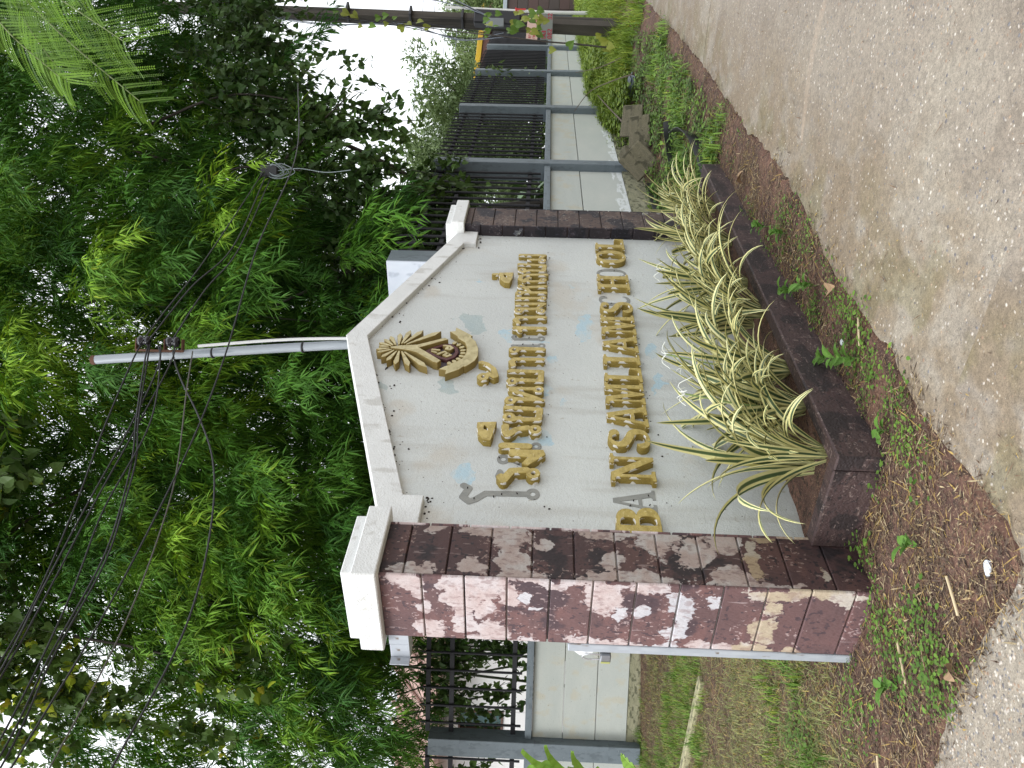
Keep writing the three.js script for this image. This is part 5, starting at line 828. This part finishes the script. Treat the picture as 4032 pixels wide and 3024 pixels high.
  for (let k = 0; k < 34; k++) { const t = rnd(); at.push([mix(5.25, 6.1, Math.sqrt(t)) + rr(-0.2, 0.15), rr(1.55, 2.6), mix(-11.9, -13.0, t)]); }
  for (let k = 0; k < 7; k++) at.push([5.05 + rr(-0.15, 0.1), rr(0.6, 1.5), -11.5 + rr(-0.1, 0.1)]);
  at.forEach((p) => { const m = part('leaf', pick(HL), vineMat, Vn); m.position.copy(V(...p).sub(o)); m.rotation.set(rr(-0.3, 0.3), rr(-0.7, 0.7), rr(-0.6, 0.6)); m.scale.setScalar(rr(0.5, 0.9)); });
}
{
  const W = thing('marker_pole', 'thin white pole with a red ribbon beyond the utility pole', 'pole', V(8.62, 0.3, -18));
  part('shaft', taper([V(0, -0.1, 0), V(0, 1.2, 0), V(0.08, 3.6, 0)], 0.045, 0.03, 12, 8), std({ color: lin(0.62, 0.62, 0.6), roughness: 0.5 }), W);
  part('ribbon', merge([put(new THREE.TorusGeometry(0.05, 0.014, 6, 12), 0.03, 1.95, 0, 0, Math.PI / 2), box(0.02, 0.05, 1.72, 1.94, 0.05, 0.056, 0.002), box(-0.02, 0.0, 1.8, 1.94, 0.05, 0.056, 0.002)]), std({ color: lin(0.55, 0.03, 0.03) }), W);
  const D = thing('brick_pier', 'dark brown gate pier standing beyond the white marker pole at the frame edge', 'pier', V(11.72, 0.2, -24));
  for (let k = 0; k < 8; k++) part('course', box(-0.22, 0.22, k * 0.32 + 0.006, (k + 1) * 0.32 - 0.006, -0.2, 0.2, 0.008), std({ color: lin(0.05 + 0.008 * (k % 3), 0.038, 0.034), roughness: 0.75 }), D);
  part('core', box(-0.2, 0.2, 0, 2.55, -0.18, 0.18, 0.004), std({ color: lin(0.1, 0.09, 0.08) }), D); part('cap', box(-0.28, 0.28, 2.56, 2.68, -0.26, 0.26, 0.01), std({ color: lin(0.3, 0.34, 0.38) }), D);
}
/* ---------- what lies and grows on the ground ---------- */
reseed(909);
const tri2 = (quads) => { const pos = [], col = []; for (const [q, c] of quads) { const o = q.length === 3 ? [0, 1, 2] : [0, 1, 2, 0, 2, 3]; for (const k of o) { pos.push(...q[k]); col.push(...c); } } const g = new THREE.BufferGeometry(); g.setAttribute('position', new THREE.Float32BufferAttribute(pos, 3)); g.setAttribute('color', new THREE.Float32BufferAttribute(col, 3)); g.computeVertexNormals(); return g; };
function tuft(n, h, spread, w, flat = 1) {                                     // blades of grass
  const Q = []; for (let k = 0; k < n; k++) { const a = rr(0, 6.28), L = h * rr(0.5, 1.2), x = rr(-spread, spread), z = rr(-spread, spread), lean = rr(0.2, 0.9) * flat, c = rr(0.75, 1.2), cc = rnd() < 0.2 ? [c * 1.7, c * 1.25, c] : [c, c, c], dx = Math.cos(a), dz = Math.sin(a), W = w * rr(0.7, 1.2); 
    const P = (t, s) => [x + dx * lean * L * t * t - dz * s * W, L * t * (1 - 0.35 * lean * t) / Math.max(1, 0.7 * flat * flat), z + dz * lean * L * t * t + dx * s * W];
    Q.push([[P(0, -1), P(0, 1), P(0.5, 0.9), P(0.5, -0.9)], cc], [[P(0.5, -0.9), P(0.5, 0.9), P(1, 0)], cc]); } return tri2(Q);
}
function straw(n, area) {                                            // bamboo leaf litter and chips, flat on the soil
  const Q = []; for (let k = 0; k < n; k++) { const a = rr(0, 6.28), L = rr(0.01, 0.05) * (rnd() < 0.08 ? 2 : 1), W = rr(0.0012, 0.0035), x = rr(-area, area), z = rr(-area, area), y = rr(0.003, 0.012), t = rr(-0.1, 0.25), c = pick([[0.36, 0.26, 0.13], [0.42, 0.33, 0.19], [0.2, 0.125, 0.07], [0.14, 0.09, 0.055], [0.1, 0.065, 0.045], [0.09, 0.06, 0.04], [0.4, 0.27, 0.08], [0.12, 0.08, 0.05], [0.16, 0.1, 0.06]]), dx = Math.cos(a), dz = Math.sin(a);
    const P = (u, s) => [x + dx * L * u - dz * s * W, y + t * L * u, z + dz * L * u + dx * s * W]; Q.push([[P(-0.5, -0.3), P(-0.2, -1), P(0, 0), P(-0.2, 1)], c], [[P(-0.2, -1), P(0.5, 0), P(-0.2, 1)], c]); } return tri2(Q);
}
function herb(n, sz, h) {                                            // low creeping weed with small oval leaves
  const Q = []; for (let k = 0; k < n; k++) { const a = rr(0, 6.28), x = rr(-0.06, 0.06), z = rr(-0.06, 0.06), y = rr(0.006, h), r = sz * rr(0.6, 1.2), dx = Math.cos(a), dz = Math.sin(a), u = rr(-0.3, 0.5), c = rr(0.7, 1.25); const P = (t, s) => [x + dx * r * t - dz * s * r * 0.5, y + u * r * t - 0.2 * r * t * t, z + dz * r * t + dx * s * r * 0.5]; Q.push([[P(0, 0), P(0.22, -0.75), P(0.62, -0.8), P(1, 0)], [c, c, c * 0.8]], [[P(0, 0), P(1, 0), P(0.62, 0.8), P(0.22, 0.75)], [c * 1.08, c * 1.08, c * 0.85]]); } return tri2(Q);
}
const grassMat = leafStd({ roughness: 0.6, specularIntensity: 0.4, transmission: 0.2 }), litterMat = std({ vertexColors: true, side: THREE.DoubleSide, roughness: 0.85 });
const TUFT = [tuft(16, 0.075, 0.05, 0.0022), tuft(20, 0.055, 0.06, 0.0018), tuft(14, 0.11, 0.05, 0.0026)], STRAW = [straw(26, 0.11), straw(22, 0.1), straw(30, 0.13)], HERB = [herb(16, 0.013, 0.03), herb(12, 0.017, 0.04), herb(20, 0.01, 0.02)];
const inBed = (s, d) => (s > 0.24 && s < 4.28 && d < 0.12 && d > -0.55) || (s > -0.02 && s < 4.52 && d > -0.02 && d < 0.45);
function sow(name, label, cat, geos, mat, n, area, dens, colour, sc, kind) {
  const L = geos.map(() => []); let tries = 0, made = 0;
  while (made < n && tries++ < n * 30) { const s = rr(area[0], area[1]), d = rr(area[2], area[3]); if (onRoad(s, d) && kind !== 'stray') continue; if (inBed(s, d)) continue; if (rnd() > dens(s, d)) continue;
    const p = kind === 'stray' ? SP(s, d, 0.002) : GP(s, d, 0.0); L[made % geos.length].push([p, [0, rr(0, 6.28), 0], rr(sc[0], sc[1]), colour(s, d)]); made++; }
  const T = new THREE.Group(); T.name = numbered(name); T.userData = { label, category: cat, kind: 'stuff' }; scene.add(T);
  L.forEach((a, i) => a.length && scatter(geos[i], mat, a, T, name)); return T;
}
const LAWN = [tuft(14, 0.07, 0.08, 0.0018, 1.8), tuft(12, 0.09, 0.09, 0.0016, 2.2), tuft(12, 0.06, 0.07, 0.002, 1.3)];
const VT = [tuft(12, 0.12, 0.09, 0.0036, 2.0), tuft(14, 0.09, 0.1, 0.003, 2.3), tuft(7, 0.15, 0.08, 0.0044, 1.1)];
const yard = (s, d) => sm(0.5, 1.0, d) * (1 - sm(3.6, 4.6, s));       // the mown strip between the sign and the left fence
const grassCol = (a, b) => () => lin(...m3(a, b, rnd()));
sow('grass', 'short trampled olive grass of the yard left of the sign', 'grass', LAWN, grassMat, 7500, [-3, 4.6, 0.5, 8.5], (s, d) => yard(s, d) * (0.4 + 0.6 * sm(0.36, 0.56, fbm(s * 1.6, d * 1.6, 401, 4))), grassCol([0.16, 0.20, 0.065], [0.33, 0.34, 0.14]), [0.8, 1.5]);
sow('grass', 'fresh bright green patches in the yard left of the sign', 'grass', TUFT, grassMat, 1300, [-3, 4.6, 0.5, 8.0], (s, d) => yard(s, d) * sm(0.52, 0.62, fbm(s * 1.1 + 9, d * 1.3, 411, 4)), grassCol([0.10, 0.2, 0.03], [0.2, 0.32, 0.055]), [0.7, 1.5]);
sow('grass', 'green grass on the verge right of the planter', 'grass', VT, grassMat, 1250, [4.3, 13, -1.0, 1.2], (s, d) => sm(-0.95, -0.55, d + 0.25 * (fbm(s * 2, d * 2, 421, 3) - 0.5) + 0.35 * sm(5, 8, s)) * (0.02 + 0.98 * sm(0.5, 0.62, fbm(s * 2.2, d * 2.2, 423, 4))) * (s > 7 && s < 9.6 && d > 0 && d < 0.95 ? 0.12 : 1), grassCol([0.09, 0.18, 0.03], [0.2, 0.32, 0.055]), [0.7, 1.35]);
sow('grass', 'long bright grass and weeds round the utility pole down the verge', 'grass', [tuft(18, 0.26, 0.09, 0.005), tuft(16, 0.2, 0.1, 0.006)], grassMat, 4600, [10.5, 30, -1.0, 1.4], (s, d) => 0.3 + 0.7 * sm(-0.7, 0, d), grassCol([0.16, 0.27, 0.03], [0.34, 0.42, 0.06]), [0.8, 1.5]);
sow('leaf_litter', 'dry bamboo leaves and straw strewn over the brown soil', 'leaf litter', STRAW, litterMat, 3600, [-1.2, 9.5, -1.05, 2.4], (s, d) => (s > 4.3 ? 0.75 : 1) * (d < 0.4 ? 1 : 0.45) * (0.35 + 0.65 * sm(0.35, 0.6, fbm(s * 2.6, d * 2.6, 431, 4))), () => lin(1, 1, 1).multiplyScalar(rr(0.7, 1.1)), [0.8, 1.3]);
sow('leaf_litter', 'scattered straw in the grass at the left', 'leaf litter', STRAW, litterMat, 4200, [-2.5, 4.6, 0.6, 7.5], (s, d) => 0.8, () => lin(1, 1, 1).multiplyScalar(rr(0.7, 1.1)), [0.8, 1.3]);
sow('leaf_litter', 'stray flecks of straw blown onto the concrete edge', 'leaf litter', [straw(4, 0.2), straw(3, 0.2)], litterMat, 260, [-0.6, 8, -2.4, -0.9], (s, d) => 0.15 + 0.85 * sm(-1.5, -0.95, d), () => lin(1, 1, 1), [0.6, 1.0], 'stray');
sow('ground_cover', 'low round leaved creeping weeds along the planter and in the soil', 'weeds', HERB, grassMat, 800, [-1.2, 6.5, -0.98, 1.6], (s, d) => sm(0.6, 0.68, fbm(s * 3.6 + 4, d * 4, 441, 3)) + (d < -0.53 && s > 0.3 && s < 2.4 ? 0.35 * sm(0.42, 0.6, fbm(s * 4, d * 5, 443, 3)) : 0), grassCol([0.06, 0.13, 0.025], [0.15, 0.25, 0.05]), [0.8, 1.7]);
sow('ground_cover', 'bright creeping weeds massed below the right fence', 'weeds', [herb(26, 0.05, 0.16), herb(22, 0.06, 0.2)], grassMat, 900, [7.6, 24, 0.0, 1.1], (s, d) => sm(8.5, 11, s) * sm(0.35, 0.55, fbm(s * 1.1, d * 1.5, 445, 3)) * (0.3 + 0.7 * d), grassCol([0.12, 0.2, 0.02], [0.26, 0.34, 0.04]), [0.8, 1.6]);
sow('ground_cover', 'mixed small leaved weeds among the grass right of the planter', 'weeds', [herb(18, 0.03, 0.07), herb(14, 0.04, 0.1), herb(22, 0.02, 0.05)], grassMat, 700, [4.3, 11, -0.85, 0.8], (s, d) => 0.15 + 0.85 * sm(0.48, 0.62, fbm(s * 1.9 + 7, d * 2.1, 447, 3)), grassCol([0.06, 0.12, 0.025], [0.15, 0.25, 0.045]), [0.8, 1.5]);
/* single weeds */
{
  const L = (R, w) => { const pos = [], col = [], N = 5; const g = []; for (let i = 0; i < N; i++) { const a = i / N, b = (i + 1) / N, W = (t) => w * Math.pow(Math.sin(Math.PI * clamp(t * 0.94 + 0.05)), 0.8); for (const s of [-1, 1]) g.push([[[R * a, 0.15 * R * Math.sin(3 * a), 0], [R * b, 0.15 * R * Math.sin(3 * b), 0], [R * b, 0.15 * R * Math.sin(3 * b) + 0.25 * W(b), s * W(b)], [R * a, 0.15 * R * Math.sin(3 * a) + 0.25 * W(a), s * W(a)]], s > 0 ? [0.10, 0.21, 0.035] : [0.12, 0.24, 0.04]]); } return tri2(g); };
  const LG = [L(0.075, 0.022), L(0.06, 0.02), L(0.085, 0.02)], stem = std({ color: lin(0.14, 0.2, 0.06) });
  const spots = [[1.72, -0.6, 0.12, 9, 'broad leaved weed against the planter rim under the middle of the sign'], [0.78, -0.72, 0.15, 10, 'tallest broad leaved weed between the planter and the concrete'], [1.02, -0.58, 0.11, 7, 'weed with three pale leaves climbing the planter rim'], [1.5, -0.75, 0.12, 9, 'weed at the concrete edge beside a fallen leaf'], [2.15, -0.78, 0.1, 8, 'small weed in the straw near the road edge'], [2.55, -0.66, 0.09, 7, 'farthest weed in the straw in front of the planter'], [0.35, -0.62, 0.05, 6, 'low weed at the near corner of the planter'], [-0.15, -0.45, 0.06, 7, 'small weed in bare soil before the near pillar'], [-0.35, 0.15, 0.06, 8, 'small weed beside the foot of the near pillar']];
  for (const [s, d, h, n, label] of spots) { const T = thing('weed', label, 'weed', GP(s, d), rr(0, 6)); part('stem', taper([V(0, -0.02, 0), V(0.01, h * 0.5, 0.01), V(0.0, h, 0)], 0.003, 0.0015, 6, 5), stem, T);
    for (let k = 0; k < n; k++) { const m = part('leaf', LG[k % 3], grassLeaf(), T); m.position.set(0, h * (0.2 + 0.8 * k / n), 0); m.rotation.set(0, k * 2.2, rr(0.1, 0.6), 'YXZ'); m.scale.setScalar(rr(0.7, 1.1)); } }
  // tall weed whose leaf tips enter at the lower left corner
  const T = thing('leafy_weed', 'jagged bright leaves of a weed rising at the lower left frame edge', 'weed', V(-1.50, 0, -3.02)); part('stem', taper([V(0, -0.05, 0), V(-0.05, 0.7, 0), V(0.02, 1.33, 0)], 0.012, 0.006, 12, 6), stem, T);
  const J = (R) => { const g = [], n = 9; for (let i = 0; i < n; i++) { const a = i / n, b = (i + 1) / n, W = (t, k) => R * 0.24 * Math.pow(Math.sin(Math.PI * clamp(t * 0.9 + 0.08)), 0.7) * (k % 2 ? 0.62 : 1); for (const s of [-1, 1]) g.push([[[R * a, 0.1 * R * Math.sin(3 * a), 0], [R * b, 0.1 * R * Math.sin(3 * b), 0], [R * b, 0.1 * R * Math.sin(3 * b) + 0.1 * R, s * W(b, i + 1)], [R * a, 0.1 * R * Math.sin(3 * a) + 0.1 * R, s * W(a, i)]], [0.2, 0.34, 0.05]]); } return tri2(g); };
  const JG = [J(0.16), J(0.13)];
  [[1.36, 0.2, 1.15], [1.34, -0.3, 0.6], [1.37, 2.9, 1.1], [1.26, -0.6, 0.4], [1.2, 4, 0.5], [1.05, 1.5, 0.4], [0.9, 3, 0.3]].forEach(([y, a, e], k) => { const m = part('leaf', JG[k % 2], grassLeaf(), T); m.position.set(0.02, y, 0); m.rotation.set(0, a, e, 'YXZ'); });
}
sow('leaf_litter', 'brown dead leaves drifted along the foot of the left fence', 'leaf litter', [straw(16, 0.2), straw(14, 0.2)], litterMat, 1500, [1, 6.5, 3.6, 8.6], (s, d) => { const p = SP(s, d); return sm(-8.6, -9.6, p.z) * 0.9; }, () => lin(1, 1, 1).multiplyScalar(rr(0.6, 1)), [1.2, 2.2]);
function grassLeaf() { return grassMat; }
/* concrete rubble, kerb, edging strips, litter */
{
  const rubMat = std({ map: footTex, color: lin(0.5, 0.46, 0.46), roughness: 0.95, bumpMap: grainBump, bumpScale: 0.012 });
  const rock = (x, y, z, sd) => { const g = box(-x, x, -y, y, -z, z, 0.012), p = g.attributes.position; for (let i = 0; i < p.count; i++) { const q = [p.getX(i), p.getY(i), p.getZ(i)], k = (o) => 0.035 * (vn(q[0] * 9 + o + sd, q[1] * 9 + q[2] * 7, sd) - 0.5); p.setXYZ(i, q[0] + k(0), q[1] + k(3), q[2] + k(6)); } g.computeVertexNormals(); boxUV(g, 0.6); return g; };
  for (const [s, d, up, x, y, z, rot, label] of [[7.6, 0.5, 0.2, 0.19, 0.19, 0.045, [-0.3, -1.2, 0.78], 'square concrete slab fragment standing on its corner against the fence footing'], [8.3, 0.66, 0.2, 0.12, 0.12, 0.1, [0.2, -0.6, 0.3], 'small dark lump of concrete behind the slab fragments'], [8.2, 0.3, 0.16, 0.2, 0.16, 0.04, [-0.6, -1.15, 0.06], 'nearer flat concrete slab fragment lying in the grass'], [8.9, 0.34, 0.18, 0.22, 0.17, 0.04, [-0.7, -1.1, -0.05], 'farther flat concrete slab fragment, a weed growing through']]) { const m = solo('concrete_fragment', rock(x, y, z, s), rubMat, label, 'concrete'); m.position.copy(GP(s, d, up)); m.rotation.set(rot[0], rot[1] + TURN, rot[2], 'YXZ'); }
  const edge = std({ color: lin(0.016, 0.016, 0.018), roughness: 0.45 });
  const strip = (a, label) => { const c = new THREE.CatmullRomCurve3(a.map(([s, d, u]) => GP(s, d, u))), N = 20, g = new THREE.BufferGeometry(), pos = [], idx = []; for (let i = 0; i <= N; i++) { const p = c.getPointAt(i / N), t = c.getTangentAt(i / N), sd = V(-t.z, 0, t.x).normalize(); const tw = 0.8 * (vn(i * 0.2, 4, 7) - 0.3), u = V(0, Math.cos(tw), 0).addScaledVector(sd, Math.sin(tw)); for (const [h, w] of [[-0.03, -0.004], [0.075, -0.004], [0.075, 0.004], [-0.03, 0.004]]) { const q = p.clone().addScaledVector(u, h).addScaledVector(sd, w); pos.push(q.x, q.y, q.z); } } for (let i = 0; i < N; i++) for (let k = 0; k < 4; k++) { const A = i * 4 + k, B = i * 4 + (k + 1) % 4; idx.push(A, A + 4, B, B, A + 4, B + 4); } g.setAttribute('position', new THREE.Float32BufferAttribute(pos, 3)); g.setIndex(idx); g.computeVertexNormals(); boxUV(g); return solo('rubber_strip', g, edge, label, 'strip'); };
  strip([[4.45, -0.40, 0.02], [4.85, -0.46, 0.03], [5.1, -0.52, 0.05], [5.5, -0.46, 0.07], [5.95, -0.33, 0.07]], 'black rubber edging strip bent up beside the far end of the planter');
  strip([[5.2, -0.02, 0.02], [5.8, 0.02, 0.03], [6.3, -0.1, 0.05], [6.55, -0.28, 0.05]], 'second black edging strip farther into the grass');
  strip([[4.9, 0.3, 0.02], [5.6, 0.3, 0.03], [6.2, 0.22, 0.02]], 'black edging strip lying close to the far pillar');
  strip([[5.9, 0.66, 0.03], [6.8, 0.7, 0.03], [7.4, 0.72, 0.02]], 'black strip running along the fence footing');
  const kerbM = std({ map: footTex, color: lin(1.25, 1.2, 1.1), roughness: 0.95, bumpMap: grainBump, bumpScale: 0.006 });
  const kb = solo('concrete_kerb', boxUV(box(-0.75, 0.75, -0.15, 0.055, -0.05, 0.05, 0.01), 1.2), kerbM, 'low weathered concrete kerb crossing the yard at the left edge', 'kerb'); kb.position.set(-3.25, groundAt(-3.25, -7.45), -7.45); kb.rotation.y = Math.atan2(0.64, -1.06) ;
  const tw = std({ map: null, color: lin(0.13, 0.1, 0.075), roughness: 0.9 });
  const branch = (p, r, label) => solo('fallen_branch', taper(p.map((a) => V(...a)), r, r * 0.4, 30, 6, 0.3), tw, label, 'branch');
  const g3 = (s, d, u) => GP(s, d, u).toArray();
  branch([g3(8.3, 0.5, 0.12), g3(9.2, 0.45, 0.25), g3(10.3, 0.5, 0.32), g3(11.5, 0.6, 0.3)], 0.016, 'curved dry branch lying along the foot of the right fence');
  branch([g3(9.8, -0.1, 0.1), g3(10.2, 0.1, 0.35), g3(10.6, 0.35, 0.6), g3(10.2, 0.55, 0.85)], 0.012, 'thin bare twig sticking up before the fence panels');
  branch([g3(10.6, -0.2, 0.1), g3(11.0, 0.05, 0.4), g3(11.3, 0.2, 0.75)], 0.011, 'second bare twig sticking up farther along');
  const chip = std({ color: lin(0.52, 0.42, 0.26), roughness: 0.8 });
  reseed(31);
  for (const [s, d, L, a, label] of [[-0.35, 0.0, 0.16, 0.5, 'split pale bamboo stick on bare soil left of the near pillar'], [-0.45, -0.5, 0.14, 0.6, 'straight straw coloured stick in the middle of the bare soil'], [-0.55, 0.6, 0.3, 0.25, 'long straw coloured stick lying past the near pillar'], [-0.3, 1.2, 0.35, 0.1, 'longest pale stick in the yard weeds'], [0.85, -0.82, 0.14, 0.15, 'short thick piece of dry cane at the road edge']]) solo('dry_stick', (() => { const p = GP(s, d, 0.014); return tube([V(-L / 2, 0, 0), V(0, 0.006, 0.01), V(L / 2, 0.002, 0)], 0.0055, 10, 6).rotateY(a).translate(p.x, p.y, p.z); })(), chip, label, 'stick');
  // curled dead leaves
  const dl = (r) => { const Q = []; const n = 6; for (let i = 0; i < n; i++) { const a = i / n, b = (i + 1) / n, W = (t) => r * 0.42 * Math.pow(Math.sin(Math.PI * clamp(t * 0.92 + 0.05)), 0.8), Y = (t) => 0.25 * r * Math.sin(3 * t); for (const s of [-1, 1]) Q.push([[[r * (a - 0.5), Y(a), 0], [r * (b - 0.5), Y(b), 0], [r * (b - 0.5), Y(b) + 0.5 * W(b), s * W(b)], [r * (a - 0.5), Y(a) + 0.5 * W(a), s * W(a)]], m3([0.24, 0.15, 0.09], [0.4, 0.27, 0.15], h2(i, 1, 3))]); } return tri2(Q); };
  const DG = dl(0.09);
  for (const [s, d, k, label] of [[1.25, -0.84, 1, 'curled brown leaf at the concrete edge below the planter'], [3.35, -0.72, 1.1, 'crumpled dead leaf near the middle of the rim'], [-0.5, 0.75, 1.2, 'large dead leaf in the yard just left of the near pillar'], [-0.4, 2.0, 1.3, 'pale dead leaf farther back in the yard grass'], [0.3, 2.6, 1.2, 'brown dead leaf in the middle of the yard'], [-0.62, -0.3, 0.8, 'yellowish dead leaf near the corner of the concrete']]) { const m = solo('dead_leaf', DG, litterMat, label, 'leaf'); m.position.copy(GP(s, d, 0.02)); m.rotation.set(rr(-0.3, 0.3), rr(0, 6), rr(-0.3, 0.3)); m.scale.setScalar(k); }
  const crumple = (r, sd) => { const g = new THREE.IcosahedronGeometry(r, 2), p = g.attributes.position; for (let i = 0; i < p.count; i++) { const q = V().fromBufferAttribute(p, i), k = 0.55 + 0.9 * vn(q.x * 90 + sd, q.y * 90 + q.z * 70, sd); p.setXYZ(i, q.x * k * 1.3, q.y * k * 0.5, q.z * k); } g.computeVertexNormals(); return boxUV(g); };
  const wm = std({ color: lin(0.55, 0.57, 0.6), roughness: 0.4, flatShading: true });
  for (const [s, d, r, label] of [[-0.53, -0.72, 0.02, 'crumpled white plastic wrapper beside the road edge'], [4.6, -0.62, 0.035, 'scrap of white plastic at the far end of the planter'], [1.0, -0.68, 0.012, 'tiny white scrap in the weeds before the planter']]) { const m = solo('plastic_scrap', crumple(r, Math.round(r * 900)), wm, label, 'litter'); m.position.copy(GP(s, d, r * 0.35)); }
  const bg = solo('plastic_bag', crumple(0.13, 8), std({ color: lin(0.12, 0.14, 0.16), roughness: 0.3, flatShading: true }), 'crumpled dark plastic bag in the weeds below the fence', 'bag'); bg.position.copy(GP(10.0, 0.1, 0.06));
}
renderer.render(scene, camera);
